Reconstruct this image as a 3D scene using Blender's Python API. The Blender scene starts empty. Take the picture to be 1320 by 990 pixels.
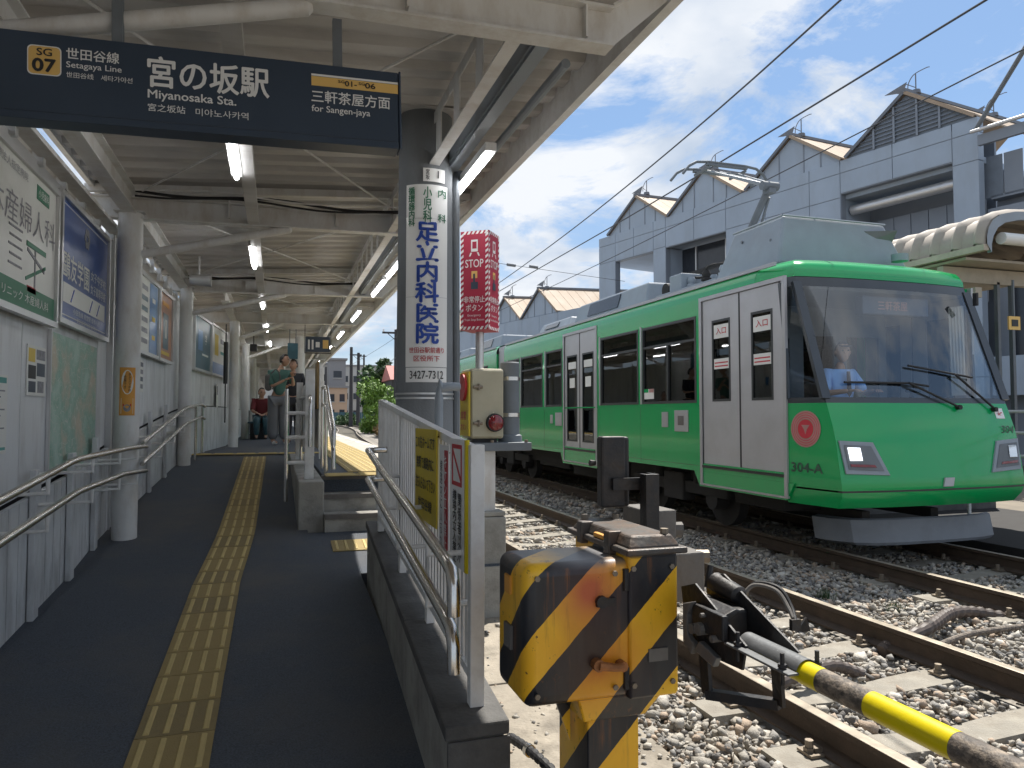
import bpy, bmesh, math, random
from mathutils import Vector, Matrix
import numpy as np
random.seed(7); rng = np.random.default_rng(7)
PI = math.pi
# ------------------------------------------------------------------ camera, world, sun, exposure
sc = bpy.context.scene
C = sc.collection
CZ = 1.39
cam_d = bpy.data.cameras.new('camera'); cam = bpy.data.objects.new('camera', cam_d); C.objects.link(cam)
cam_d.sensor_width = 36; cam_d.lens = 950/1320*36; cam_d.clip_start = .05; cam_d.clip_end = 3000
cam.location = (0, 0, CZ); cam.rotation_euler = (math.radians(90+2.35), 0, math.radians(-17.8))
sc.camera = cam
SUN = Vector((1.2, 1.2, 3.1)).normalized()
el = math.asin(SUN.z); az = math.atan2(SUN.x, SUN.y)
W = bpy.data.worlds.new('World'); sc.world = W; W.use_nodes = True
nt = W.node_tree; nt.nodes.clear(); N = nt.nodes.new; Lk = nt.links.new
out = N('ShaderNodeOutputWorld'); bg = N('ShaderNodeBackground'); bg.inputs[1].default_value = .1
sky = N('ShaderNodeTexSky'); sky.sky_type = 'NISHITA'; sky.sun_disc = False
sky.sun_elevation = el; sky.sun_rotation = az; sky.air_density = 1.15; sky.dust_density = .35; sky.ozone_density = 2.0
tc = N('ShaderNodeTexCoord'); sep = N('ShaderNodeSeparateXYZ'); Lk(tc.outputs['Generated'], sep.inputs[0])
# project the view direction on a cloud deck: (x,y)/(z+c)
ad = N('ShaderNodeMath'); ad.operation = 'ADD'; ad.inputs[1].default_value = .22; Lk(sep.outputs[2], ad.inputs[0])
dx = N('ShaderNodeMath'); dx.operation = 'DIVIDE'; Lk(sep.outputs[0], dx.inputs[0]); Lk(ad.outputs[0], dx.inputs[1])
dy = N('ShaderNodeMath'); dy.operation = 'DIVIDE'; Lk(sep.outputs[1], dy.inputs[0]); Lk(ad.outputs[0], dy.inputs[1])
cb = N('ShaderNodeCombineXYZ'); Lk(dx.outputs[0], cb.inputs[0]); Lk(dy.outputs[0], cb.inputs[1]); cb.inputs[2].default_value = 5.7
n1 = N('ShaderNodeTexNoise'); n1.inputs['Scale'].default_value = 2.0; n1.inputs['Detail'].default_value = 12; n1.inputs['Roughness'].default_value = .64; n1.inputs['Distortion'].default_value = .35
Lk(cb.outputs[0], n1.inputs['Vector'])
r1 = N('ShaderNodeValToRGB'); r1.color_ramp.elements[0].position = .415; r1.color_ramp.elements[1].position = .535
Lk(n1.outputs[0], r1.inputs[0])
hz = N('ShaderNodeMapRange'); hz.inputs[1].default_value = .0; hz.inputs[2].default_value = .35; hz.inputs[3].default_value = .62; hz.inputs[4].default_value = 0
Lk(sep.outputs[2], hz.inputs[0])
mxm = N('ShaderNodeMath'); mxm.operation = 'MAXIMUM'; Lk(r1.outputs[0], mxm.inputs[0]); Lk(hz.outputs[0], mxm.inputs[1])
n2 = N('ShaderNodeTexNoise'); n2.inputs['Scale'].default_value = 2.6; n2.inputs['Detail'].default_value = 6
mp = N('ShaderNodeMapping'); mp.inputs['Location'].default_value = (.6, .3, 1.7); Lk(cb.outputs[0], mp.inputs[0]); Lk(mp.outputs[0], n2.inputs['Vector'])
r2 = N('ShaderNodeValToRGB'); r2.color_ramp.elements[0].position = .38; r2.color_ramp.elements[1].position = .62
r2.color_ramp.elements[0].color = (3.3, 3.9, 4.8, 1); r2.color_ramp.elements[1].color = (5.5, 5.7, 6.0, 1); Lk(n2.outputs[0], r2.inputs[0])
mx = N('ShaderNodeMixRGB'); Lk(mxm.outputs[0], mx.inputs[0])
mul = N('ShaderNodeMixRGB'); mul.blend_type = 'MULTIPLY'; mul.inputs[0].default_value = 1; mul.inputs[2].default_value = (.56, .70, .84, 1); Lk(sky.outputs[0], mul.inputs[1])
pale = N('ShaderNodeMixRGB'); pale.inputs[0].default_value = .42; pale.inputs[2].default_value = (2.5, 3.4, 4.6, 1); Lk(mul.outputs[0], pale.inputs[1]); Lk(pale.outputs[0], mx.inputs[1]); Lk(r2.outputs[0], mx.inputs[2])
Lk(mx.outputs[0], bg.inputs[0]); Lk(bg.outputs[0], out.inputs[0])
sd = bpy.data.lights.new('sun', 'SUN'); sd.energy = 4.6; sd.angle = math.radians(.53); sd.color = (1, .95, .87)
so = bpy.data.objects.new('sun', sd); C.objects.link(so); so.rotation_euler = SUN.to_track_quat('Z', 'Y').to_euler(); so.location = (0, 0, 40)
sc.view_settings.view_transform = 'Standard'; sc.view_settings.look = 'None'; sc.view_settings.exposure = .75; sc.view_settings.gamma = 1
sc.cycles.max_bounces = 8; sc.cycles.transparent_max_bounces = 16; sc.cycles.caustics_reflective = False; sc.cycles.caustics_refractive = False
sc.cycles.use_denoising = True

# ------------------------------------------------------------------ materials
MATS = {}
def mat(name, col, rough=.6, metal=0., var=.12, vs=5., bump=.08, bs=60., dirt=0., dcol=(.08, .06, .045), ds=3., dstretch=(1, 1, 1), spec=.5, coat=0., emit=0.):
    m = bpy.data.materials.new(name); m.use_nodes = True; t = m.node_tree; b = t.nodes['Principled BSDF']
    N = t.nodes.new; L = t.links.new
    tc = N('ShaderNodeTexCoord')
    n = N('ShaderNodeTexNoise'); n.inputs['Scale'].default_value = vs; n.inputs['Detail'].default_value = 6; L(tc.outputs['Object'], n.inputs['Vector'])
    r = N('ShaderNodeValToRGB'); r.color_ramp.elements[0].position = .3; r.color_ramp.elements[1].position = .7
    r.color_ramp.elements[0].color = tuple(c*(1-var) for c in col)+(1,); r.color_ramp.elements[1].color = tuple(min(1, c*(1+var)) for c in col)+(1,)
    L(n.outputs[0], r.inputs[0]); colout = r.outputs[0]
    if dirt > 0:
        mpn = N('ShaderNodeMapping'); mpn.inputs['Scale'].default_value = dstretch; L(tc.outputs['Object'], mpn.inputs[0])
        n2 = N('ShaderNodeTexNoise'); n2.inputs['Scale'].default_value = ds; n2.inputs['Detail'].default_value = 10; n2.inputs['Roughness'].default_value = .68; L(mpn.outputs[0], n2.inputs['Vector'])
        r2 = N('ShaderNodeMapRange'); r2.inputs[1].default_value = .46; r2.inputs[2].default_value = .72; r2.inputs[3].default_value = 0; r2.inputs[4].default_value = dirt; L(n2.outputs[0], r2.inputs[0])
        x = N('ShaderNodeMixRGB'); L(r2.outputs[0], x.inputs[0]); L(colout, x.inputs[1]); x.inputs[2].default_value = tuple(dcol)+(1,); colout = x.outputs[0]
    L(colout, b.inputs['Base Color'])
    b.inputs['Roughness'].default_value = rough; b.inputs['Metallic'].default_value = metal; b.inputs['Specular IOR Level'].default_value = spec
    b.inputs['Coat Weight'].default_value = coat; b.inputs['Coat Roughness'].default_value = .08
    if rough > .12:
        rr = N('ShaderNodeMapRange'); rr.inputs[3].default_value = rough*.8; rr.inputs[4].default_value = min(1, rough*1.2); L(n.outputs[0], rr.inputs[0]); L(rr.outputs[0], b.inputs['Roughness'])
    if bump > 0:
        n3 = N('ShaderNodeTexNoise'); n3.inputs['Scale'].default_value = bs; n3.inputs['Detail'].default_value = 5; L(tc.outputs['Object'], n3.inputs['Vector'])
        bp = N('ShaderNodeBump'); bp.inputs['Strength'].default_value = bump; bp.inputs['Distance'].default_value = .01; L(n3.outputs[0], bp.inputs['Height']); L(bp.outputs[0], b.inputs['Normal'])
    if emit > 0:
        b.inputs['Emission Color'].default_value = tuple(col)+(1,); b.inputs['Emission Strength'].default_value = emit
    MATS[name] = m; return m
def glass(name, tint=(.5, .55, .55), refl=1., rough=.02):
    m = bpy.data.materials.new(name); m.use_nodes = True; t = m.node_tree; t.nodes.clear(); N = t.nodes.new; L = t.links.new
    o = N('ShaderNodeOutputMaterial'); a = N('ShaderNodeBsdfTransparent'); a.inputs[0].default_value = tuple(tint)+(1,)
    g = N('ShaderNodeBsdfGlossy'); g.inputs['Roughness'].default_value = rough; f = N('ShaderNodeFresnel'); f.inputs[0].default_value = 1.5
    mm = N('ShaderNodeMath'); mm.operation = 'MULTIPLY_ADD'; mm.inputs[1].default_value = refl; mm.inputs[2].default_value = .025; L(f.outputs[0], mm.inputs[0])
    n = N('ShaderNodeTexNoise'); n.inputs['Scale'].default_value = 1.7; tc = N('ShaderNodeTexCoord'); L(tc.outputs['Object'], n.inputs['Vector'])
    bp = N('ShaderNodeBump'); bp.inputs['Strength'].default_value = .05; bp.inputs['Distance'].default_value = .02; L(n.outputs[0], bp.inputs['Height']); L(bp.outputs[0], g.inputs['Normal'])
    x = N('ShaderNodeMixShader'); L(mm.outputs[0], x.inputs[0]); L(a.outputs[0], x.inputs[1]); L(g.outputs[0], x.inputs[2]); L(x.outputs[0], o.inputs[0])
    MATS[name] = m; return m
M = MATS
mat('asphalt', (.072, .086, .108), .85, var=.45, vs=130, bump=.7, bs=220, dirt=.8, dcol=(.125, .118, .11), ds=.9)
mat('platform_concrete', (.42, .40, .36), .85, var=.12, bump=.3, bs=90, dirt=.35, dcol=(.22, .2, .17), ds=4)
mat('concrete', (.33, .32, .29), .88, var=.15, vs=4, bump=.35, bs=70, dirt=.7, dcol=(.09, .085, .075), ds=3.5)
mat('sooty_shaded_concrete', (.10, .098, .095), .85, var=.3, vs=6, bump=.4, bs=60, dirt=.7, dcol=(.035, .035, .035), ds=5)  # soot on the low wall, painted shade on the far platform
mat('slab_concrete', (.29, .255, .205), .9, var=.22, vs=5, bump=.6, bs=50, dirt=.85, dcol=(.10, .085, .065), ds=4)
mat('sleeper_concrete', (.285, .262, .22), .9, var=.18, vs=7, bump=.6, bs=90, dirt=.7, dcol=(.17, .14, .105), ds=6)
mat('ballast_ground', (.27, .245, .21), .95, var=.5, vs=24, bump=1, bs=26, dirt=.8, dcol=(.08, .07, .06), ds=22)
mat('earth', (.20, .17, .13), .95, var=.3, vs=1.2, bump=.5, bs=10)
mat('tactile_bar', (.56, .43, .18), .7, var=.14, vs=14, bump=.2, dirt=.3, dcol=(.25, .2, .1), ds=14)
mat('tactile_worn', (.27, .205, .09), .8, var=.2, vs=9, bump=.3, bs=150, dirt=.6, dcol=(.12, .10, .07), ds=9)
mat('tactile_yellow', (.33, .245, .095), .75, var=.14, vs=9, bump=.3, bs=150, dirt=.45, dcol=(.17, .13, .07), ds=9)
mat('rail_rust', (.070, .050, .036), .7, metal=.2, var=.25, vs=9, bump=.3, bs=70)
mat('rail_top', (.36, .31, .245), .45, metal=.35, var=.2, vs=10, bump=.05)
mat('rusty_latch', (.30, .12, .04), .6, metal=.2, var=.35, vs=30, bump=.3)
mat('bolt_steel', (.24, .20, .155), .55, metal=.5, var=.3, vs=20)
mat('white_paint', (.70, .70, .69), .5, var=.07, vs=3, bump=.06, dirt=.55, dcol=(.40, .33, .25), ds=6, dstretch=(1, 1, .4))
mat('white_steel', (.78, .78, .77), .45, var=.05, vs=4, bump=.05, dirt=.3, dcol=(.28, .22, .16), ds=9)
mat('deck_white', (.52, .51, .50), .55, var=.12, vs=2, bump=.05, dirt=.6, dcol=(.25, .225, .20), ds=2.2, dstretch=(.25, 1.6, 1))
mat('wall_grey', (.68, .695, .71), .45, var=.05, vs=2, bump=.04, dirt=.5, dcol=(.27, .25, .23), ds=2.5, dstretch=(2, 2, .4))
mat('wall_lower', (.62, .635, .65), .6, var=.07, vs=3, bump=.1, dirt=.6, dcol=(.2, .19, .18), ds=3, dstretch=(2, 2, .6))
mat('frame_alu', (.60, .60, .60), .35, metal=.6, var=.05)
mat('stainless', (.62, .59, .55), .22, metal=1, var=.06, vs=12, bump=.02)
mat('dark_gap', (.02, .02, .022), .9)
mat('sign_navy', (.033, .052, .083), .38, var=.04, bump=.01)
mat('sign_white', (.80, .80, .79), .5, var=.02, bump=0)
mat('sign_gold', (.78, .50, .15), .5, var=.02, bump=0)
mat('ink_black', (.02, .02, .022), .5, bump=0)
mat('ink_dark', (.05, .10, .075), .5, bump=0)
mat('ink_blue', (.02, .07, .38), .5, bump=0)
mat('ink_green', (.03, .17, .09), .5, bump=0)
mat('ink_red', (.50, .03, .04), .5, bump=0)
mat('board_navy', (.018, .07, .28), .3, var=.05, bump=0)
mat('board_blue', (.03, .16, .38), .3, var=.15, bump=0)
mat('board_orange', (.42, .16, .06), .35, var=.3, vs=3, bump=0)
mat('board_cream', (.62, .62, .58), .4, var=.05, bump=0)
mat('board_teal', (.03, .09, .12), .35, var=.3, bump=0)
mat('paper', (.72, .72, .69), .6, var=.03, bump=0)
mat('paper_yellow', (.68, .50, .10), .6, var=.05, bump=0)
mat('paper_orange', (.70, .33, .06), .6, var=.05, bump=0)
mat('paper_grey', (.25, .25, .27), .6, var=.3, vs=40, bump=0)
mat('paper_teal', (.10, .33, .30), .6, bump=0)
mat('sign_yellow', (.66, .50, .03), .55, var=.06, bump=.02, dirt=.3, dcol=(.35, .28, .1))
mat('sign_red', (.42, .018, .055), .45, var=.05, bump=.01)
mat('fluoro', (.97, .98, 1), .5, emit=12, bump=0)
mat('pole_concrete', (.19, .205, .22), .8, var=.16, vs=2, bump=.3, bs=80, dirt=.4, dcol=(.07, .07, .07), ds=3, dstretch=(1, 1, .2))
mat('post_grey', (.15, .17, .19), .6, var=.12, vs=4, bump=.1, dirt=.3, dcol=(.1, .08, .06))
mat('beige_box', (.44, .41, .30), .5, var=.06, bump=.05, dirt=.25, dcol=(.25, .2, .12))
mat('lamp_red', (.20, .012, .015), .15, var=.3, vs=30, bump=.1, coat=.6)
mat('black_rubber', (.016, .016, .018), .6, bump=.1)
mat('black_iron', (.022, .022, .024), .5, metal=.2, var=.3, bump=.3, bs=50, dirt=.3, dcol=(.12, .08, .05), ds=12)
mat('grey_iron', (.16, .165, .17), .45, metal=.3, var=.15, bump=.15, dirt=.4, dcol=(.05, .05, .05), ds=8)
mat('weight_grey', (.15, .14, .13), .75, var=.15, bump=.35, bs=40, dirt=.5, dcol=(.07, .055, .045), ds=7)
mat('bar_yellow', (.72, .58, .0), .4, var=.06, bump=.05, dirt=.15, dcol=(.3, .22, .05), ds=9)
mat('bar_black', (.085, .070, .058), .65, var=.5, vs=90, bump=.25, bs=200, dirt=.85, dcol=(.42, .34, .26), ds=70, dstretch=(1, .6, 1))
mat('corrugated_hose', (.09, .07, .06), .55, bump=.05)
mat('lid_iron', (.075, .068, .062), .5, metal=.2, var=.3, vs=8, bump=.25, bs=60, dirt=.6, dcol=(.17, .09, .045), ds=14)
mat('tram_green', (.0, .34, .09), .25, var=.03, vs=.8, bump=.006, bs=2.5, coat=.4, dirt=.12, dcol=(.07, .22, .10), ds=2.5, dstretch=(1, 2, .35))
mat('tram_silver', (.40, .40, .41), .38, metal=.3, var=.05, vs=2, bump=.02)
mat('door_silver', (.44, .44, .455), .36, metal=.25, var=.05, vs=2, bump=.02, dirt=.2, dcol=(.25, .22, .2))
mat('tram_roof', (.30, .32, .33), .6, var=.1, vs=3, bump=.05, dirt=.4, dcol=(.15, .14, .13))
mat('roof_unit_grey', (.27, .31, .355), .5, var=.06, bump=.03, dirt=.25, dcol=(.2, .19, .18))
mat('window_rubber', (.025, .028, .03), .45, bump=0)
mat('pillar_dark', (.03, .037, .045), .3, bump=0, coat=.3)
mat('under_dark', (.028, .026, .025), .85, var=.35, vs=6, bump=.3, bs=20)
mat('plow_grey', (.20, .22, .25), .55, var=.1, bump=.1, dirt=.3, dcol=(.1, .09, .08))
mat('interior_wall', (.15, .18, .21), .6, bump=0)
mat('interior_floor', (.12, .12, .13), .7, bump=0)
mat('seat_fabric', (.05, .16, .10), .9, bump=.1)
mat('chrome_lamp', (.75, .77, .8), .12, metal=.9, bump=0)
mat('lamp_lens', (.9, .93, 1), .1, emit=1.1, bump=0)
mat('emblem_pink', (.42, .22, .20), .5, bump=0)
mat('emblem_red', (.55, .03, .05), .45, bump=0)
mat('facade_panel', (.335, .40, .485), .55, var=.07, vs=.7, bump=.05, bs=6, dirt=.5, dcol=(.27, .30, .34), ds=1.2, dstretch=(1, 1, .35))
mat('facade_dark', (.22, .25, .295), .5, var=.1, vs=1, bump=.03)
mat('facade_louver', (.16, .19, .23), .6, var=.1, bump=.02)
mat('tile_roof', (.36, .275, .20), .7, var=.12, vs=1.2, bump=.1, dirt=.3, dcol=(.3, .23, .17))
mat('ridge_metal', (.16, .17, .19), .5, metal=.3, bump=.02)
mat('barrel_roof', (.36, .315, .265), .6, var=.1, vs=2, bump=.1, dirt=.4, dcol=(.25, .2, .16))
mat('canopy_beige', (.42, .37, .29), .6, var=.1, bump=.05, dirt=.3)
mat('wire_black', (.03, .035, .05), .5, bump=0)
mat('skin', (.42, .25, .18), .55, var=.04, bump=.02)
mat('hair', (.015, .012, .011), .5, bump=.2, bs=200)
mat('shirt_teal', (.07, .16, .14), .85, var=.1, bump=.2, bs=60)
mat('trousers_grey', (.17, .18, .20), .85, var=.1, bump=.2, bs=30)
mat('trousers_black', (.02, .022, .03), .85, bump=.2)
mat('shirt_red', (.13, .018, .025), .85, bump=.2)
mat('shirt_blue', (.26, .46, .80), .8, bump=.1)
mat('cap_navy', (.02, .03, .06), .7, bump=.1)
mat('bag_grey', (.12, .12, .12), .8, bump=.2)
mat('leaf_bright', (.13, .23, .03), .6, var=.35, vs=1.5, bump=0)
mat('leaf_dark', (.035, .085, .02), .6, var=.4, vs=1.2, bump=0)
mat('leaf_dry', (.25, .17, .07), .7, var=.3, bump=0)
mat('bark', (.10, .07, .05), .9, var=.2, bump=.5, bs=20)
mat('house_dark', (.045, .045, .05), .8, var=.2, bump=.1)
mat('roof_red', (.42, .16, .14), .7, var=.1, bump=.05)
mat('apartment_white', (.46, .46, .45), .8, var=.08, vs=.3, bump=.03)
mat('apartment_peach', (.50, .36, .26), .8, var=.08, vs=.3, bump=.03)
mat('apartment_grey', (.24, .24, .25), .8, var=.08, bump=.03)
mat('window_dark', (.03, .035, .045), .15, bump=0)
glass('tram_glass', (.55, .60, .60), 1.1)
glass('door_glass', (.30, .33, .33), .9)
glass('windshield_glass', (.84, .90, .94), .16)
glass('clear_glass', (.7, .75, .77), 1.)
glass('tram_glass_deep', (.22, .25, .26), 1.2)
def tree_mat_stripes():
    m = bpy.data.materials.new('hazard_stripes'); m.use_nodes = True; t = m.node_tree; b = t.nodes['Principled BSDF']; N = t.nodes.new; L = t.links.new
    g = N('ShaderNodeNewGeometry'); s = N('ShaderNodeSeparateXYZ'); L(g.outputs['Position'], s.inputs[0])
    def mth(op, a, b_=None, c=None):
        n = N('ShaderNodeMath'); n.operation = op
        for i, q in enumerate((a, b_, c)):
            if q is None: continue
            if isinstance(q, (int, float)): n.inputs[i].default_value = q
            else: L(q, n.inputs[i])
        return n.outputs[0]
    f = mth('SUBTRACT', mth('SUBTRACT', s.outputs[0], s.outputs[1]), s.outputs[2])
    wn = N('ShaderNodeTexNoise'); wn.inputs['Scale'].default_value = 30; L(g.outputs['Position'], wn.inputs['Vector'])
    f = mth('MULTIPLY_ADD', wn.outputs[0], .006, f)
    q = mth('FRACT', mth('DIVIDE', mth('ADD', f, 1.735+28*.28), .28))
    st = mth('GREATER_THAN', q, .5)    # 1 = black
    tc = N('ShaderNodeTexCoord')
    def noise(sc_, det=8, stretch=(1, 1, 1), rgh=.6):
        mpn = N('ShaderNodeMapping'); mpn.inputs['Scale'].default_value = stretch; L(g.outputs['Position'], mpn.inputs[0])
        n = N('ShaderNodeTexNoise'); n.inputs['Scale'].default_value = sc_; n.inputs['Detail'].default_value = det; n.inputs['Roughness'].default_value = rgh; L(mpn.outputs[0], n.inputs['Vector']); return n.outputs[0]
    def mr(v, a, b_, c=0, d=1):
        n = N('ShaderNodeMapRange'); L(v, n.inputs[0]); n.inputs[1].default_value = a; n.inputs[2].default_value = b_; n.inputs[3].default_value = c; n.inputs[4].default_value = d; return n.outputs[0]
    def mix(fac, a, b_):
        n = N('ShaderNodeMixRGB')
        L(fac, n.inputs[0])
        for i, q in ((1, a), (2, b_)):
            if isinstance(q, tuple): n.inputs[i].default_value = q+(1,)
            else: L(q, n.inputs[i])
        return n.outputs[0]
    yel = mix(mr(noise(4), .35, .65), (.86, .44, .018), (.92, .54, .03))
    blk = mix(mr(noise(9, stretch=(1, 1, .25)), .4, .75), (.007, .009, .015), (.040, .042, .046))
    c = mix(st, yel, blk)
    # orange faded band (rust bloom) near the join of the two housings
    for ctr, r0, r1, colr, kk in (((.83, 1.86, .905), .03, .15, (.50, .10, .04), .97), ((.86, 1.86, .70), .03, .17, (.62, .20, .012), .95)):
        d = N('ShaderNodeVectorMath'); d.operation = 'DISTANCE'; L(g.outputs['Position'], d.inputs[0]); d.inputs[1].default_value = ctr
        bl = mth('MULTIPLY', mr(d.outputs['Value'], r0, r1, 1, 0), mr(noise(5), .25, .5, .55, 1))
        c = mix(mth('MULTIPLY', bl, mr(st, 0, 1, kk, .06)), c, colr)
    # vertical rust drips
    dr = mth('MULTIPLY', mr(noise(34, 6, (1, 1, .05), .7), .56, .70), mr(noise(5, 3), .42, .6))
    c = mix(mth('MULTIPLY', dr, .85), c, (.24, .085, .02))
    gr = mr(noise(11, 9, (1, 1, .5), .7), .48, .75)
    c = mix(mth('MULTIPLY', gr, .14), c, (.14, .08, .03))
    # chipped flakes down to dark metal
    ch = mr(noise(60, 4, (1, 1, .6), .75), .625, .65)
    c = mix(mth('MULTIPLY', ch, mr(noise(7, 2), .50, .58)), c, (.07, .03, .015))
    # pale weathered top, with a bluish white highlight put into the colour
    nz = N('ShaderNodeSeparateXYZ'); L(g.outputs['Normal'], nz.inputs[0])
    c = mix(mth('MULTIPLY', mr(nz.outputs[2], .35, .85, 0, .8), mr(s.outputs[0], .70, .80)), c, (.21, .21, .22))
    L(c, b.inputs['Base Color']); b.inputs['Roughness'].default_value = .36
    bp = N('ShaderNodeBump'); bp.inputs['Strength'].default_value = .25; bp.inputs['Distance'].default_value = .004; L(noise(18), bp.inputs['Height']); L(bp.outputs[0], b.inputs['Normal'])
    MATS['hazard_stripes'] = m
tree_mat_stripes()
def map_mat():
    m = mat('map_print', (.4, .5, .42), .5, bump=0); t = m.node_tree; b = t.nodes['Principled BSDF']; N = t.nodes.new; L = t.links.new
    tc = N('ShaderNodeTexCoord'); v = N('ShaderNodeTexVoronoi'); v.feature = 'DISTANCE_TO_EDGE'; v.inputs['Scale'].default_value = 19; L(tc.outputs['Object'], v.inputs['Vector'])
    n = N('ShaderNodeTexNoise'); n.inputs['Scale'].default_value = 4; n.inputs['Detail'].default_value = 9; L(tc.outputs['Object'], n.inputs['Vector'])
    r = N('ShaderNodeValToRGB'); e = r.color_ramp.elements; e[0].position = .35; e[0].color = (.55, .49, .38, 1); e[1].position = .62; e[1].color = (.42, .58, .50, 1)
    x = e.new(.5); x.color = (.27, .46, .37, 1); L(n.outputs[0], r.inputs[0])
    k = N('ShaderNodeValToRGB'); k.color_ramp.elements[0].position = .02; k.color_ramp.elements[0].color = (.62, .64, .58, 1); k.color_ramp.elements[1].position = .05; k.color_ramp.elements[1].color = (0, 0, 0, 1)
    L(v.outputs['Distance'], k.inputs[0]); a = N('ShaderNodeMixRGB'); a.blend_type = 'LIGHTEN'; a.inputs[0].default_value = .7; L(r.outputs[0], a.inputs[1]); L(k.outputs[0], a.inputs[2]); L(a.outputs[0], b.inputs['Base Color'])
map_mat()

# ------------------------------------------------------------------ mesh + object helpers
class MB:
    def __init__(s): s.v = []; s.f = []; s.m = []
    def add(s, vs, fs, mi=0):
        o = len(s.v); s.v += [tuple(q) for q in vs]; s.f += [tuple(i+o for i in f) for f in fs]; s.m += [mi]*len(fs); return s
    def box(s, x0, x1, y0, y1, z0, z1, mi=0):
        return s.add([(x0, y0, z0), (x1, y0, z0), (x1, y1, z0), (x0, y1, z0), (x0, y0, z1), (x1, y0, z1), (x1, y1, z1), (x0, y1, z1)],
                     [(0, 3, 2, 1), (4, 5, 6, 7), (0, 1, 5, 4), (1, 2, 6, 5), (2, 3, 7, 6), (3, 0, 4, 7)], mi)
    def hexa(s, b, t, mi=0):   # 4 bottom pts, 4 top pts (both ccw from above)
        return s.add(list(b)+list(t), [(0, 3, 2, 1), (4, 5, 6, 7), (0, 1, 5, 4), (1, 2, 6, 5), (2, 3, 7, 6), (3, 0, 4, 7)], mi)
    def bar(s, p0, p1, w, h, mi=0, up=(0, 0, 1)):   # rectangular bar from p0 to p1
        p0 = Vector(p0); p1 = Vector(p1); d = (p1-p0).normalized(); u = Vector(up)
        if abs(d.dot(u)) > .98: u = Vector((0, 1, 0))
        r = d.cross(u).normalized(); u = r.cross(d).normalized(); r = r*w/2; u = u*h/2
        a = [p0-r-u, p0+r-u, p0+r+u, p0-r+u]; b = [q+(p1-p0) for q in a]
        return s.add(a+b, [(0, 1, 2, 3), (7, 6, 5, 4), (0, 4, 5, 1), (1, 5, 6, 2), (2, 6, 7, 3), (3, 7, 4, 0)], mi)
    def tube(s, pts, r, n=10, mi=0, cap=True):
        pts = [Vector(p) for p in pts]; rs = r if isinstance(r, (list, tuple)) else [r]*len(pts)
        rings = []; prev = None
        for i, p in enumerate(pts):
            d = ((pts[min(i+1, len(pts)-1)]-p).normalized()+(p-pts[max(i-1, 0)]).normalized()).normalized() if 0 < i < len(pts)-1 else (pts[1]-pts[0] if i == 0 else pts[-1]-pts[-2]).normalized()
            if prev is None:
                u = Vector((0, 0, 1)) if abs(d.z) < .9 else Vector((1, 0, 0)); a = d.cross(u).normalized()
            else: a = (prev-d*prev.dot(d)).normalized()
            prev = a; b = d.cross(a)
            rings.append([p+(a*math.cos(2*PI*k/n)+b*math.sin(2*PI*k/n))*rs[i] for k in range(n)])
        vs = [q for R_ in rings for q in R_]; fs = []
        for i in range(len(pts)-1):
            for k in range(n):
                fs.append((i*n+k, i*n+(k+1) % n, (i+1)*n+(k+1) % n, (i+1)*n+k))
        if cap: fs.append(tuple(range(n-1, -1, -1))); fs.append(tuple((len(pts)-1)*n+k for k in range(n)))
        return s.add(vs, fs, mi)
    def disc(s, c, nrm, r, th=.002, n=24, mi=0):
        nrm = Vector(nrm).normalized(); c = Vector(c); return s.tube([c, c+nrm*th], r, n, mi)
    def prism(s, poly, d, mi=0):   # poly: 3D points, d: extrusion vector
        n = len(poly); d = Vector(d); a = [Vector(p) for p in poly]
        return s.add(a+[q+d for q in a], [tuple(range(n-1, -1, -1)), tuple(range(n, 2*n))]+[(i, (i+1) % n, n+(i+1) % n, n+i) for i in range(n)], mi)
    def grid(s, rows, mi=0, close=False):   # rows of equal-length point lists
        n = len(rows[0]); fs = []
        for i in range(len(rows)-1):
            for k in range(n-1+(1 if close else 0)):
                fs.append((i*n+k, i*n+(k+1) % n, (i+1)*n+(k+1) % n, (i+1)*n+k))
        return s.add([p for r in rows for p in r], fs, mi)
    def holes(s, ax, p, a0, a1, b0, b1, hs, th, mi=0):
        """panel in plane axis=p (outer face), spanning a/b, with rectangular holes, thickness th (signed)"""
        A = sorted(set([a0, a1]+[q for h in hs for q in h[:2]])); B = sorted(set([b0, b1]+[q for h in hs for q in h[2:4]]))
        A = [q for q in A if a0 <= q <= a1]; B = [q for q in B if b0 <= q <= b1]
        P = (lambda u, v, w: (w, u, v)) if ax == 'x' else (lambda u, v, w: (u, w, v))
        solid = lambda i, j: 0 <= i < len(A)-1 and 0 <= j < len(B)-1 and not any(h[0] <= (A[i]+A[i+1])/2 <= h[1] and h[2] <= (B[j]+B[j+1])/2 <= h[3] for h in hs)
        for i in range(len(A)-1):
            for j in range(len(B)-1):
                if not solid(i, j): continue
                u0, u1, v0, v1 = A[i], A[i+1], B[j], B[j+1]; q = p+th
                s.add([P(u0, v0, p), P(u1, v0, p), P(u1, v1, p), P(u0, v1, p)], [(0, 1, 2, 3)], mi)
                s.add([P(u0, v0, q), P(u1, v0, q), P(u1, v1, q), P(u0, v1, q)], [(3, 2, 1, 0)], mi)
                for (di, dj, e) in ((-1, 0, (u0, v0, u0, v1)), (1, 0, (u1, v0, u1, v1)), (0, -1, (u0, v0, u1, v0)), (0, 1, (u0, v1, u1, v1))):
                    if not solid(i+di, j+dj):
                        s.add([P(e[0], e[1], p), P(e[2], e[3], p), P(e[2], e[3], q), P(e[0], e[1], q)], [(0, 1, 2, 3)], mi)
        return s
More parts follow.
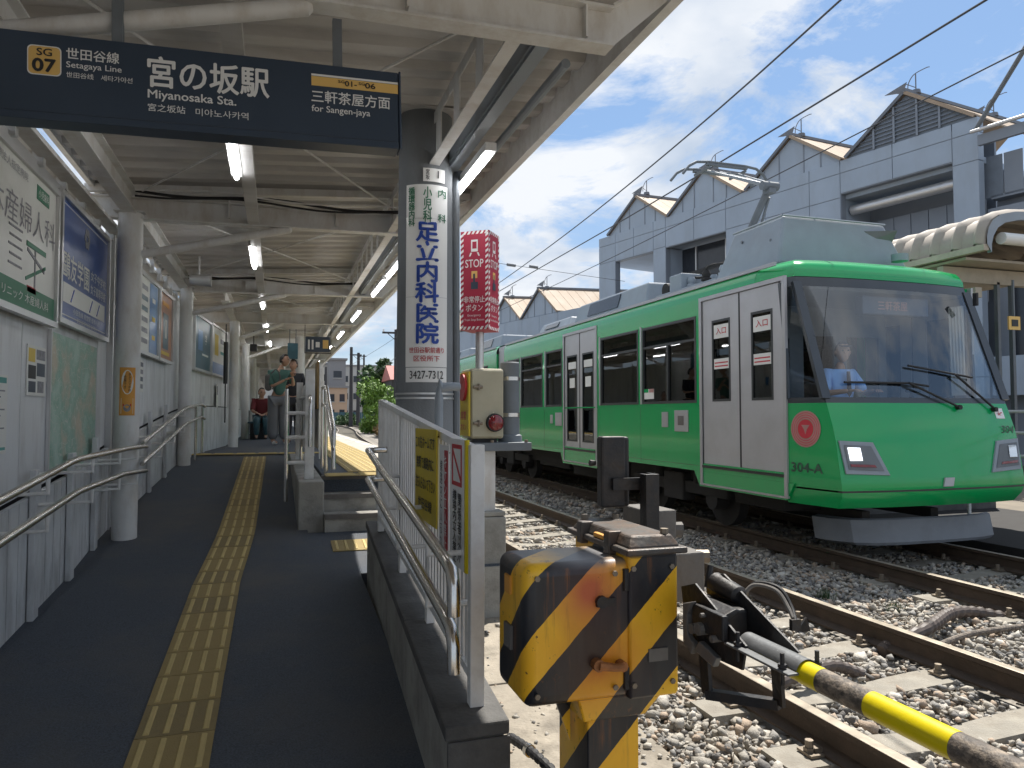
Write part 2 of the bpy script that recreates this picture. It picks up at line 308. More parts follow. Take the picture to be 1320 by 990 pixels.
    def mesh(s, name, mats, smooth=None):
        me = bpy.data.meshes.new(name); me.from_pydata(s.v, [], s.f)
        if isinstance(mats, str): mats = [mats]
        for q in mats: me.materials.append(MATS[q])
        if len(mats) > 1: me.polygons.foreach_set('material_index', s.m)
        bm = bmesh.new(); bm.from_mesh(me); bmesh.ops.recalc_face_normals(bm, faces=bm.faces); bm.to_mesh(me); bm.free()
        if smooth: me.shade_smooth(); me.set_sharp_from_angle(angle=math.radians(smooth))
        me.update(); return me
ROOTS = []
def link(name, me, parent=None, kind=None, bevel=0):
    o = bpy.data.objects.new(name, me); C.objects.link(o)
    if parent is not None: o.parent = parent
    if kind: o['kind'] = kind
    if bevel:
        b = o.modifiers.new('bevel', 'BEVEL'); b.width = bevel; b.segments = 2; b.limit_method = 'ANGLE'; b.angle_limit = math.radians(35)
    return o
def P(name, mb, mats, parent=None, smooth=35, bevel=0, kind=None, label=None):
    o = link(name, mb.mesh(name, mats, smooth), parent, kind, bevel)
    if label: o['label'] = label
    return o
def thing(name, label, cat, group=None, loc=None, rz=0):
    o = bpy.data.objects.new(name, None); C.objects.link(o); o.empty_display_size = .1
    o['label'] = label; o['category'] = cat
    if group: o['group'] = group
    if loc is not None: o.location = loc; o.rotation_euler = (0, 0, rz)
    else: ROOTS.append(o)
    return o
def single(name, mb, mats, label, cat, group=None, smooth=35, bevel=0, kind=None):
    o = P(name, mb, mats, None, smooth, bevel, kind); o['label'] = label; o['category'] = cat
    if group: o['group'] = group
    return o
def struct(name, mb, mats, smooth=35, kind='structure', bevel=0):
    return P(name, mb, mats, None, smooth, bevel, kind)
def dup(root, loc, rz=None, label=None, group=None):
    r = root.copy(); C.objects.link(r); r.location = loc
    if rz is not None: r.rotation_euler = (0, 0, rz)
    if label: r['label'] = label
    if group: r['group'] = group
    for ch in list(root.children):
        c = ch.copy(); C.objects.link(c); c.parent = r
        for g in list(ch.children):
            d = g.copy(); C.objects.link(d); d.parent = c
    return r
TXT = {}
def text(body, mi, w, h, parent, origin, right, up, bold=0., name='lettering', th=.0015, center=True, vertical=False, spacing=1.15):
    """lettering fitted in a w x h box; origin = centre (or lower left)"""
    key = (body, vertical)
    if key not in TXT:
        cu = bpy.data.curves.new('t', 'FONT'); cu.body = '\n'.join(body) if vertical else body; cu.resolution_u = 3;  cu.space_line = .95 if vertical else 1
        cu.align_x = 'CENTER' if vertical else 'LEFT'
        ob = bpy.data.objects.new('t', cu); C.objects.link(ob); bpy.context.view_layer.update()
        dg = bpy.context.evaluated_depsgraph_get(); me = ob.evaluated_get(dg).to_mesh()
        v = np.array([tuple(q.co) for q in me.vertices]) if len(me.vertices) else np.zeros((3, 3)); f = [tuple(p.vertices) for p in me.polygons]
        ob.evaluated_get(dg).to_mesh_clear(); bpy.data.objects.remove(ob); bpy.data.curves.remove(cu)
        mn = v.min(0); mxx = v.max(0); v = (v-mn)/np.maximum(mxx-mn, 1e-6); TXT[key] = (v, f)
    v, f = TXT[key]; right = Vector(right).normalized(); up = Vector(up).normalized(); n = right.cross(up); o = Vector(origin)
    if center: o = o-right*w/2-up*h/2
    pts = []; ff = []; nl = max(1, len(body.split('\n'))) if not vertical else max(1, len(body)); ch = h/nl if not vertical else h/len(body)
    b_ = bold*ch
    for k, (sx_, sy_) in enumerate(((0, 0), (b_, 0), (-b_, 0), (0, b_), (0, -b_)) if bold > 0 else ((0, 0),)):
        ff += [tuple(i+len(pts) for i in q) for q in f]
        pts += [tuple(o+right*(q[0]*w+sx_)+up*(q[1]*h+sy_)+n*(th+.00015*k)) for q in v]
    me = bpy.data.meshes.new(name); me.from_pydata(pts, [], ff); me.materials.append(MATS[mi]); me.update()
    return link(name, me, parent)
def plate(c, w, h, right, up, th, mb=None, mi=0):
    """thin box centred on c (back face), thickness toward normal"""
    mb = mb or MB(); right = Vector(right).normalized(); up = Vector(up).normalized(); n = right.cross(up); c = Vector(c)
    q = [c-right*w/2-up*h/2, c+right*w/2-up*h/2, c+right*w/2+up*h/2, c-right*w/2+up*h/2]
    return mb.prism(q, n*th, mi)
def curve_pts(pts, n=6):   # catmull-rom
    P_ = [Vector(p) for p in pts]; P_ = [P_[0]*2-P_[1]]+P_+[P_[-1]*2-P_[-2]]; out = []
    for i in range(1, len(P_)-2):
        for k in range(n):
            t = k/n; a, b, c, d = P_[i-1:i+3]
            out.append(.5*((2*b)+(c-a)*t+(2*a-5*b+4*c-d)*t*t+(3*b-a-3*c+d)*t**3))
    return out+[P_[-2]]
def interp(x, xs, ys):
    return float(np.interp(x, xs, ys))
FY = [-3, 0, 3, 5.8, 6.6, 11.4, 80]; FZ = [-.334, -.13, .07, .27, .37, .81, .81]
def floor_z(y): return interp(y, FY, FZ)
PZ = .81
def dev(y):    # sideways drift of the tracks far away
    if y < 12: return 0.
    if y < 60: return .001*(y-12)**2
    if y < 90: return 2.304+.096*(y-60)*(1-(y-60)/60*.9)
    return 3.9-.0009*(y-90)**2
# ------------------------------------------------------------------ ground, ramp, platforms, tracks
g = MB(); g.add([(-400, -40, -.34), (500, -40, -.34), (500, 1200, -.34), (-400, 1200, -.34)], [(0, 1, 2, 3)]); struct('ground', g, 'earth', None)
def strip(xs_of_y, ys, z_of_y, zb=-.3):
    m = MB(); rows = []
    for y in ys:
        a, b = xs_of_y(y); z = z_of_y(y); rows.append([(a, y, zb), (a, y, z), (b, y, z), (b, y, zb)])
    m.grid(rows); m.add(rows[0], [(0, 1, 2, 3)]); m.add(rows[-1], [(3, 2, 1, 0)]); return m
m = strip(lambda y: (-1.46, interp(y, [-3, 2.36, 5.44, 5.45, 6.6, 6.61, 20], [.6, .6, .6, 1.74, 1.74, .28, .28])), [-3, 0, 1.5, 2.36, 3, 4, 5.44, 5.45, 5.8, 6.6, 6.61, 7.5, 9, 11.4], floor_z)
ramp = struct('ramp_floor', m, 'asphalt', 30)
m = strip(lambda y: (-1.7, 1.3 if y > 13.0 else 1.3), [11.405, 20, 40, 62], lambda y: PZ); m2 = MB(); 
plat = struct('platform', m, 'asphalt', None)
m = MB(); m.box(.44, 1.3, 7.16, 11.40, -.3, PZ, 0); P('platform_deck', m, 'asphalt', plat, None)
m = MB()
for i in range(28): m.box(1.304, 1.80, 7.16+i*2, 7.16+i*2+1.992, .62, PZ+.002)
m.box(1.304, 1.72, 7.16, 63, -.3, .615)
P('platform_edge_slab', m, 'platform_concrete', plat, None)
m = MB()
for i in range(40): m.box(1.60, 1.70, 7.9+i*1.25, 7.9+i*1.25+.5, PZ+.003, PZ+.007)
P('edge_line', m, 'sign_white', plat, None)
# steps
st = MB(); st.box(.42, 1.75, 6.88, 7.155, -.3, .66); stp = struct('steps', MB().box(.42, 1.75, 6.6, 6.875, -.3, .515), 'concrete', None); P('step', st, 'concrete', stp, None)
for y, z in ((6.6, .515), (6.88, .66), (7.16, PZ)): P('nosing', MB().box(.42, 1.75, y-.012, y+.035, z-.035, z+.006), 'weight_grey', stp, None)
# side wall between ramp and steps
m = MB()
m.hexa([(.2, 6.72, -.3), (.42, 6.72, -.3), (.42, 11.4, -.3), (.2, 11.4, -.3)], [(.2, 6.72, .80), (.42, 6.72, .80), (.42, 11.4, .815), (.2, 11.4, .815)])
struct('ramp_side_wall', m, 'concrete', None, bevel=.012)
# the low wall that carries the fence, of cast blocks
def wx(y): return interp(y, [2.35, 5.44], [.54, .645])
def wz(y): return interp(y, [2.35, 5.44], [.39, .62])
FIRST = 1
lw = thing('low_wall', 'low concrete curb wall with soot blackened top beside the ramp under the white fence', 'wall')
ys = [2.35, 3.35, 4.4, 5.44]
for i in range(3):
    a, b = ys[i]+.003, ys[i+1]-.003
    P('block', MB().hexa([(wx(a), a, -.3), (wx(a)+.19, a, -.3), (wx(b)+.19, b, -.3), (wx(b), b, -.3)], [(wx(a), a, wz(a)-.05), (wx(a)+.19, a, wz(a)-.05), (wx(b)+.19, b, wz(b)-.05), (wx(b), b, wz(b)-.05)]), 'concrete', lw, None, .006)
    P('coping', MB().hexa([(wx(a)-.012, a-.01, wz(a)-.048), (wx(a)+.205, a-.01, wz(a)-.048), (wx(b)+.205, b, wz(b)-.048), (wx(b)-.012, b, wz(b)-.048)], [(wx(a)-.012, a-.01, wz(a)), (wx(a)+.205, a-.01, wz(a)), (wx(b)+.205, b, wz(b)), (wx(b)-.012, b, wz(b))]), 'sooty_shaded_concrete', lw, None, .008)
P('end_face', MB().hexa([(.535, 2.335, -.3), (.745, 2.335, -.3), (.745, 2.349, -.3), (.535, 2.349, -.3)], [(.535, 2.335, .342), (.745, 2.335, .342), (.745, 2.349, .342), (.535, 2.349, .342)]), 'sooty_shaded_concrete', lw, None, .004)
# concrete apron
ap = MB()
for i, (a, b) in enumerate([(-2, 1.1), (1.104, 2.6), (2.604, 4.1), (4.104, 5.6), (5.604, 7.1)]): ap.box(.60 if b < 2.3 else .86, 1.74+.02*math.sin(i*3), a, b, -.3, -.15+.004*math.sin(i*2.3))
struct('apron', ap, 'slab_concrete', None, bevel=.008)
struct('landing_front', MB().box(.80, 1.745, 5.425, 5.449, -.3, .232), 'concrete', None)
# tactile paving
def tactile_mesh(w=.3, l=.296, bars=4, name='tactile_tile', base='tactile_yellow'):
    m = MB(); m.box(-w/2, w/2, 0, l, 0, .006)
    for k in range(bars):
        x = -w/2+w*(k+.5)/bars; a, b = .020, l-.020
        m.hexa([(x-.0125, a, .006), (x+.0125, a, .006), (x+.0125, b, .006), (x-.0125, b, .006)], [(x-.0075, a+.006, .012), (x+.0075, a+.006, .012), (x+.0075, b-.006, .012), (x-.0075, b-.006, .012)], 1)
    return m.mesh(name, [base, 'tactile_bar'])
tm = tactile_mesh(); tw = tactile_mesh(base='tactile_worn')
def tile(me, x, y, z, pitch, rz=0, parent=ramp):
    o = link('tactile_tile', me, parent); o.location = (x, y, z); o.rotation_euler = (pitch, 0, rz); return o
tp_root = thing('tactile_guide_path', 'long yellow ribbed tactile guide path running up the middle of the dark ramp', 'tactile paving', loc=(0, 0, 0))
y = 1.2
while y < 11.0:
    z0, z1 = floor_z(y), floor_z(y+.3); p = math.atan2(z1-z0, .3)
    zm = (z0+z1)/2-floor_z(y+.15)
    x = interp(y, [1, 5.5, 6.7, 11.4], [-.375, -.362, -.30, -.26])
    tile(tw if random.random() < .3 else tm, x, y, max(z0, z0)+.002+max(0, -zm)*1.5, p, random.uniform(-.004, .004)-math.atan((interp(y+.3, [1, 5.5, 6.7, 11.4], [-.375, -.362, -.30, -.26])-interp(y, [1, 5.5, 6.7, 11.4], [-.375, -.362, -.30, -.26]))/.3), tp_root); y += .3
cross = thing('tactile_cross_strip', 'yellow tactile strip laid across the top of the ramp at platform level', 'tactile paving', loc=(0, 0, 0))
for i in range(8): tile(tm, -1.0+i*.3+.15-.4, 11.42, PZ+.002, 0, PI/2, cross).location.x = -1.0+.3*i+.15
dots = thing('tactile_warning_pad', 'small yellow tactile pad on the landing at the foot of the steps', 'tactile paving', loc=(0, 0, 0))
for i in range(3):
    for k in range(1): tile(tm, .60+i*.3, 6.03+k*.3, floor_z(6.03)+.003, math.atan(.125), 0, dots)
edge = thing('tactile_edge_path', 'sunlit tactile guide path along the platform edge beyond the steps', 'tactile paving', loc=(0, 0, 0))
for i in range(70):
    for x in (.98, 1.28) if i < 60 else (.98,): tile(tm, x-.13, 7.5+i*.3, PZ+.004, 0, 0, edge)
for i in range(4): tile(tm, .60+i*.3+.15, 7.2, PZ+.003, 0, PI/2, edge)

# weeds in the ballast
def weed(x, y, n, h, label, seed):
    rn = random.Random(seed); m = MB()
    for i in range(n):
        a = rn.uniform(0, 2*PI); r = rn.uniform(0, .09); bx_, by_ = x+r*math.cos(a), y+r*math.sin(a); l = rn.uniform(.04, .10)*h; d = rn.uniform(0, 2*PI); w_ = .004
        m.add([(bx_-w_*math.sin(d), by_+w_*math.cos(d), -.2), (bx_+w_*math.sin(d), by_-w_*math.cos(d), -.2), (bx_+l*.5*math.cos(d), by_+l*.5*math.sin(d), -.17+l)], [(0, 1, 2)])
    single('weed', m, 'leaf_dark', label, 'weed', 'weeds growing in the ballast')
weed(4.45, 5.2, 90, 1.0, 'small green weed in the shaded ballast between the two tracks', 1); weed(4.75, 4.75, 60, .8, 'tiny green weed near the thick hose between the tracks', 2); weed(3.42, 1.95, 16, .9, 'tiny green sprig between the sleepers at the lower right', 3)
# ---- tracks
GA = 1.372; RH = .15
def rail_mb(x, ys):
    m = MB(); top = MB()
    def prof(s): return [(-.063, -RH), (.063, -RH), (.063, -RH+.012), (.009, -RH+.035), (.009, -.042), (.0325, -.03), (.0325, -.003), (-.0325, -.003), (-.0325, -.03), (-.009, -.042), (-.009, -RH+.035), (-.063, -RH+.012)]
    rows = [[(x+dev(y)+a, y, b) for a, b in prof(0)] for y in ys]; m.grid(rows, close=True); m.add(rows[0], [tuple(range(12))])
    rt = [[(x+dev(y)-.030, y, -.002), (x+dev(y)-.024, y, .0), (x+dev(y)+.024, y, .0), (x+dev(y)+.030, y, -.002)] for y in ys]; top.grid(rt)
    return m, top
yr = [-4, 0, 4, 8, 12]+list(range(14, 60, 2))+list(range(60, 180, 4))
XN, XF = 3.15, 6.18
def sleeper_mesh():
    m = MB(); n = 12; rows = []
    for i in range(n+1):
        t = i/n*2-1; x = t*1.0; e = 1-.16*math.exp(-(t/.35)**2); z = -RH-.004-.03*math.exp(-(t/.38)**2); w = .11*e
        rows.append([(x, -w-.02, -.32), (x, -w, z), (x, w, z), (x, w+.02, -.32)])
    m.grid(rows); m.add(rows[0], [(0, 1, 2, 3)]); m.add(rows[-1], [(3, 2, 1, 0)]); return m.mesh('sleeper', 'sleeper_concrete')
sl_me = sleeper_mesh()
def clip_mesh():
    m = MB()
    for s in (-1, 1):
        m.box(s*.098-.035, s*.098+.035, -.05, .05, -RH, -RH+.012); m.tube([(s*.105, 0, -RH+.014), (s*.105, 0, -RH+.062)], .019, 8); m.tube([(s*.105, 0, -RH+.012), (s*.105, 0, -RH+.03)], .026, 6)
        m.box(s*.075-.02, s*.075+.02, -.028, .028, -RH+.012, -RH+.032)
    return m.mesh('rail_clip', 'bolt_steel', 30)
cl_me = clip_mesh()
for tname, xc, cnt, lab in (('near_track', XN, 58, None), ('far_track', XF, 46, None)):
    tr = bpy.data.objects.new('railway_track', None); C.objects.link(tr); tr['kind'] = 'structure'
    for s in (-1, 1):
        a, b = rail_mb(xc+s*(GA/2+.0325), yr); r = P('rail', a, 'rail_rust', tr, 40); P('rail_head', b, 'rail_top', r, None)
    far = MB()
    for i in range(150):
        y = .35+i*.62+(.2 if xc > 4 else 0); X = xc+dev(y)
        if i < cnt:
            s_ = link('sleeper', sl_me, tr); s_.location = (X, y, random.uniform(-.006, .003)); s_.rotation_euler = (0, 0, random.uniform(-.012, .012)+math.atan(.002*max(0, y-12)))*1 if False else (0, 0, random.uniform(-.012, .012))
            if i < 26:
                for s in (-1, 1):
                    c = link('rail_clip', cl_me, s_); c.location = (s*(GA/2+.0325), 0, 0)
        elif i % 1 == 0: far.box(X-1, X+1, y-.1, y+.1, -.3, -RH-.01)
    P('sleeper_far', far, 'sleeper_concrete', tr, None, kind='stuff')
# ballast bed
bb = MB(); rows = []
for y in yr:
    d_ = dev(y); rows.append([(1.70+max(0, d_*.5), y, -.30), (1.78+d_*.8 if y > 40 else 1.76, y, -.215), (9.2+d_, y, -.215), (9.6+d_, y, -.33)])
bb.grid(rows); struct('ballast_bed', bb, 'ballast_ground', None)
def stones(name, n, yfun, xr, size, zj, zb=-.207):
    V = []; F = []; t = (1+5**.5)/2
    ico = np.array([(-1, t, 0), (1, t, 0), (-1, -t, 0), (1, -t, 0), (0, -1, t), (0, 1, t), (0, -1, -t), (0, 1, -t), (t, 0, -1), (t, 0, 1), (-t, 0, -1), (-t, 0, 1)])/1.9
    fc = np.array([(0, 11, 5), (0, 5, 1), (0, 1, 7), (0, 7, 10), (0, 10, 11), (1, 5, 9), (5, 11, 4), (11, 10, 2), (10, 7, 6), (7, 1, 8), (3, 9, 4), (3, 4, 2), (3, 2, 6), (3, 6, 8), (3, 8, 9), (4, 9, 5), (2, 4, 11), (6, 2, 10), (8, 6, 7), (9, 8, 1)])
    x = rng.uniform(xr[0], xr[1], n); y = yfun(n)
    keep = (np.abs(np.abs(x-XN)-(GA/2+.03)) > .075) & (np.abs(np.abs(x-XF)-(GA/2+.03)) > .075)
    # keep stones off sleeper tops mostly
    def onsl(xc, off):
        ph = np.abs(((y-.35-off+.31) % .62)-.31); return (np.abs(x-xc) < 1.0) & (ph < .115+rng.uniform(-.03, .0, n))
    keep &= ~(onsl(XN, 0) | onsl(XF, .2)); x = x[keep]; y = y[keep]; n = len(x)
    s = size*np.exp(rng.normal(0, .34, n)); base = ico[None]*(1+rng.normal(0, .25, (n, 12, 1)))
    base = base*np.stack([rng.uniform(.8, 1.35, n), rng.uniform(.65, 1.05, n), rng.uniform(.5, .85, n)], 1)[:, None]*s[:, None, None]
    a = rng.uniform(0, 2*PI, n); b = rng.normal(0, .5, n); ca, sa, cb_, sb = np.cos(a), np.sin(a), np.cos(b), np.sin(b)
    Z = np.zeros(n); O = np.ones(n)
    R1 = np.stack([np.stack([ca, -sa, Z], 1), np.stack([sa, ca, Z], 1), np.stack([Z, Z, O], 1)], 1); R2 = np.stack([np.stack([cb_, Z, sb], 1), np.stack([Z, O, Z], 1), np.stack([-sb, Z, cb_], 1)], 1)
    v = np.einsum('nij,nkj->nki', np.einsum('nij,njk->nik', R1, R2), base)
    z = zb+rng.uniform(-.012, zj, n); v += np.stack([x+np.array([dev(q) for q in y]), y, z], 1)[:, None]
    v = v.reshape(-1, 3); f = (fc[None]+np.arange(n)[:, None, None]*12).reshape(-1, 3)
    me = bpy.data.meshes.new(name); me.vertices.add(len(v)); me.vertices.foreach_set('co', v.ravel()); me.loops.add(f.size); me.loops.foreach_set('vertex_index', f.ravel())
    me.polygons.add(len(f)); me.polygons.foreach_set('loop_start', np.arange(len(f))*3)
    cols = [(.33, .305, .265), (.41, .375, .32), (.25, .24, .225), (.37, .29, .22), (.50, .465, .41), (.16, .15, .14)]
    for i, c in enumerate(cols):
        k = 'stone_%d' % i
        if k not in M: mat(k, c, .9, var=.2, vs=22, bump=.5, bs=120)
        me.materials.append(M[k])
    me.polygons.foreach_set('material_index', np.repeat(rng.choice(6, n, p=[.26, .22, .2, .14, .08, .1]), 20).astype(np.int32)); me.update(calc_edges=True); me.validate()
    o = link(name, me, None, 'stuff'); return o
stones('ballast_stones', 56000, lambda n: 1.0+7.5*rng.random(n)**.9, (1.74, 7.9), .0188, .046)
stones('gravel_spill', 500, lambda n: 1.0+4.6*rng.random(n), (1.0, 1.78), .010, .008, -.150)
stones('gravel_spill', 260, lambda n: 1.0+4.6*rng.random(n), (1.55, 1.80), .016, .010, -.148)
stones('ballast_stones_far', 20000, lambda n: 8.5+20*rng.random(n)**1.3, (1.74, 8.3), .029, .03)
# ------------------------------------------------------------------ canopy over the platform
cp = thing('platform_canopy', 'long white steel platform roof on beams with corrugated underside above the ramp', 'platform roof')
DX0, DX1, DZ0, DZ1 = -1.44, 1.755, 3.27, 3.50
def deck_mesh(L=1.0, period=.25):
    m = MB(); rows = []; n = int(L/period)
    ys = []
    for i in range(n): ys += [(i*period, 0), (i*period+.10, 0), (i*period+.13, .045), (i*period+period-.03, .045)]
    ys.append((L, 0))
    for y, h in ys: rows.append([(DX0, y, DZ0+h), (0, y, (DZ0*1.83+DZ1*1.62)/3.45+h), (DX1, y, DZ1+h)])
    m.grid(rows); rows2 = [[(a, b, c+.003) for a, b, c in r] for r in rows]; m.grid(rows2)
    m.box(DX0, DX1, 0.0, L, DZ1+.06, DZ1+.065); return m.mesh('roof_sheet', 'deck_white', None)
dm = deck_mesh()
for i in range(-2, 56):
    o = link('roof_sheet', dm, cp); o.location = (0, i*1.0, 0)
def ibeam(p0, p1, h, w, t=.012):
    m = MB(); p0 = Vector(p0); p1 = Vector(p1)   # p0,p1 = bottom centre line
    m.bar(p0+Vector((0, 0, t/2)), p1+Vector((0, 0, t/2)), w, t); m.bar(p0+Vector((0, 0, h-t/2)), p1+Vector((0, 0, h-t/2)), w, t); m.bar(p0+Vector((0, 0, h/2)), p1+Vector((0, 0, h/2)), t*.8, h-2*t); return m
cyl_y = [3.0, 6.73, 10.5, 13.9, 18.5, 23.0, 27.5, 32, 36.5, 41, 45.5, 50]
for y in [-.8]+cyl_y:
    m = ibeam((-1.5, y, 3.0), (1.43, y, 3.045), .185, .10)
    m.prism([(1.42, y-.005, 3.045), (1.74, y-.005, 3.34), (1.74, y-.005, 3.42), (1.42, y-.005, 3.23)], (0, .01, 0)); m.bar((1.43, y, 3.235), (1.74, y, 3.43), .1, .012)
    m.bar((-1.5, y, 3.24), (1.74, y, 3.45), .06, .06)
    for x in (-.4, .5, 1.3): m.box(x-.005, x+.005, y-.045, y+.045, 3.07, 3.23)
    P('cross_beam', m, 'white_paint', cp, None)
# side girders
P('girder', ibeam((-1.16, -1.5, 3.04), (-1.16, 11.5, 3.04), .19, .11), 'white_paint', cp, None)
P('girder', ibeam((-.72, 11.5, 3.04), (-.72, 54, 3.04), .19, .11), 'white_paint', cp, None)
P('gutter_pipe', MB().tube([(-1.44, -1.5, 3.03), (-1.44, 6.55, 3.03)], .075, 14), 'white_paint', cp)
m = MB(); m.bar((-1.32, -1.5, 2.93), (-1.32, 12.5, 2.96), .10, .03); P('wall_plate', m, 'white_paint', cp, None)
# castellated girder near the platform edge
m = MB(); m.holes('x', .985, 3.06, 54, 3.06, 3.40, [(y, y+.36, 3.11, 3.33) for y in np.arange(3.2, 53.5, .5)], .008)
m.bar((.99, 3.06, 3.055), (.99, 54, 3.055), .07, .01); P('lattice_girder', m, 'white_paint', cp, None)
m = MB(); m.bar((1.15, 3.06, 3.10), (1.15, 54, 3.10), .07, .05); m.bar((1.11, 3.06, 3.14), (1.11, 54, 3.14), .012, .09); P('light_channel', m, 'roof_unit_grey', cp, None)
m = MB(); m.bar((-.2, 3.2, 3.05), (-.2, 52, 3.05), .09, .05); P('light_channel', m, 'deck_white', cp, None)
P('conduit', MB().tube([(1.50, 3.7, 3.32), (1.50, 6.2, 3.33)], .028, 10), 'roof_unit_grey', cp)
m = MB(); m.box(1.745, 1.80, -1.8, 54.3, 3.33, 3.57); P('fascia', m, 'white_steel', cp, None)
m = MB(); m.box(-1.47, -1.43, -1.8, 54.3, 3.25, 3.36); P('fascia', m, 'white_steel', cp, None)
for y in cyl_y[:5]:
    xc = -1.16 if y < 12 else -.72
    P('pipe_brace', MB().tube([(xc+.02, y, 2.70), (.10, y, 3.02)], .036, 12).tube([(.10, y, 3.02), (.12, y, 3.025)], [.036, .02], 12), 'white_paint', cp)
# thin tie rods in the roof bays
for a, b in zip([-.8]+cyl_y[:4], cyl_y[:5]):
    for (p, q) in (((-1.1, a+.1, 3.2), (1.0, b-.1, 3.24)), ((1.0, a+.1, 3.24), (-1.1, b-.1, 3.2))): P('tie_rod', MB().tube([p, q], .008, 6), 'white_paint', cp)
for y in (6.55, 10.35):
    for k, (dz, r) in enumerate(((3.2, .012), (3.17, .009), (3.215, .008))):
        pts = [(-1.1+i*.24, y-.02*k, dz-.02*math.sin(i*1.1+k)) for i in range(10)]; P('cable', MB().tube(curve_pts(pts, 3), r, 6), 'black_rubber' if k < 2 else 'white_paint', cp)
# columns
def column(x, y, r, label, zt=3.05):
    z = floor_z(y)-.02 if x < .2 else PZ-.01
    t = thing('roof_column', label, 'column', 'round columns that carry the platform roof')
    P('shaft', MB().tube([(x, y, z), (x, y, zt)], r, 24), 'white_paint', t)
    P('cap_plate', MB().box(x-r*1.2, x+r*1.2, y-r*1.2, y+r*1.2, zt-.0, zt+.012), 'white_paint', t, None)
    return t
col_l = ['round white column bearing the orange notice, nearest on the left', 'round white column beyond the orange notice column, at the kink of the handrail',
         'white column third from the camera along the left wall', 'white column fourth from the camera along the left wall', 'white column fifth from the camera along the left wall', 'white column sixth from the camera along the left wall']
column(-1.16, 3.0, .09, 'round white column nearest the camera, under the first cross beam')
for (x, y), l in zip([(-1.16, 6.73), (-1.13, 10.5), (-.70, 13.9), (-.68, 18.5), (-.63, 23.0), (-.63, 27.5)], col_l): column(x, y, .095 if y < 8 else .082, l)
column(.5, 16.4, .095, 'round white column in the middle of the platform right of the standing people')
column(.18, 23, .09, 'round white column in mid platform behind the standing people')
column(.18, 32, .09, 'farthest round white column in mid platform')
# fluorescent lights
def light(x, y, z, L, label, parent_mat='white_paint'):
    t = thing('tube_light', label, 'lamp', 'fluorescent lamps under the platform roof')
    P('housing', MB().box(x-.035, x+.035, y-L/2-.04, y+L/2+.04, z, z+.05), parent_mat, t, None)
    P('tube', MB().tube([(x, y-L/2, z-.018), (x, y+L/2, z-.018)], .017, 10), 'fluoro', t)
mid = ['first ceiling lamp of the middle row, just under the station sign', 'second ceiling lamp of the middle row', 'third ceiling lamp of the middle row', 'fourth ceiling lamp of the middle row', 'fifth ceiling lamp of the middle row']
for i, l in enumerate(mid): light(-.27+.035*i, 4.8+i*3.25, 3.02, 1.0, l)
ro = ['ceiling lamp beside the concrete pole, first of the row at the roof edge', 'second ceiling lamp of the row at the roof edge', 'third ceiling lamp of the row at the roof edge', 'fourth ceiling lamp of the row at the roof edge', 'fifth ceiling lamp of the row at the roof edge', 'sixth ceiling lamp of the row at the roof edge', 'seventh ceiling lamp of the row at the roof edge', 'eighth ceiling lamp of the row at the roof edge']
for l, y in zip(ro, (4.88, 8.0, 9.4, 12.2, 15.2, 18.4, 23.5, 29)): light(1.235, y, 3.0, 1.15, l)
# small round loudspeaker on the left girder
t = thing('loudspeaker', 'pale horn loudspeaker hanging from the roof girder past the first column', 'loudspeaker')
P('body', MB().tube([(-.95, 9.1, 2.93), (-.72, 9.1, 2.93)], [.055, .075], 16), 'frame_alu', t); P('bracket', MB().tube([(-.85, 9.1, 2.98), (-.85, 9.1, 3.2)], .012, 8), 'frame_alu', t)
t = thing('security_camera', 'small black camera hanging under the roof far along the platform', 'camera')
P('body', MB().box(-.52, -.38, 16.3, 16.6, 2.72, 2.86), 'ink_black', t, None, .01); P('bracket', MB().tube([(-.45, 16.45, 2.86), (-.45, 16.45, 3.15)], .012, 8), 'ink_black', t)
# ------------------------------------------------------------------ left wall with boards
def XW(y): return interp(y, [0, 7.2, 10.3, 11.5, 14.5, 60], [-1.38, -1.38, -1.27, -1.16, -.90, -.85])
w = thing('station_wall', 'pale grey panelled wall along the left side of the ramp below the advertising boards', 'wall')
def wquad(m, y0, y1, z0, z1, off, th, gap=.004):
    a, b = y0+gap, y1-gap; xa, xb = XW(a)+off, XW(b)+off
    return m.hexa([(xa-th, a, z0[0]), (xa, a, z0[0]), (xb, b, z0[1]), (xb-th, b, z0[1])], [(xa-th, a, z1[0]), (xa, a, z1[0]), (xb, b, z1[1]), (xb-th, b, z1[1])])
y = .5
while y < 40:
    L = .62; y2 = y+L
    hi = 2.9
    P('wall_panel', wquad(MB(), y, y2, (floor_z(y)+.72, floor_z(y2)+.72), (hi, hi), 0, .03), 'wall_grey', w, None)
    y = y2
y = .5; k = 0
while y < 24:
    L = .17 if y < 12 else .62; y2 = y+L
    P('wall_board', wquad(MB(), y, y2, (floor_z(y)-.05, floor_z(y2)-.05), (floor_z(y)+.70, floor_z(y2)+.70), .035, .03, .005), 'wall_lower', w, None); y = y2; k += 1
mb_ = MB()
for a_, b_ in ((.5, 7.2), (7.2, 10.3), (10.3, 11.5), (11.5, 14.5), (14.5, 40)): wquad(mb_, a_, b_, (-.3, -.3), (2.88, 2.88), -.05, .02, 0)
P('backing', mb_, 'dark_gap', w, None)
for y in (2.2, 3.1, 4.05, 4.95, 5.75, 6.45, 7.75, 8.7, 9.6, 11.2, 12.2):
    z = floor_z(y)
    P('stanchion', MB().box(XW(y)+.04, XW(y)+.075, y-.05, y+.05, z-.02, z+.86), 'wall_lower', w, None, .005)
for y in (7.05, 7.15, 11.0, 15.3, 17, 19, 21): P('upright', MB().box(XW(y), XW(y)+.05, y-.02, y+.02, floor_z(y), 2.98), 'frame_alu', w, None)
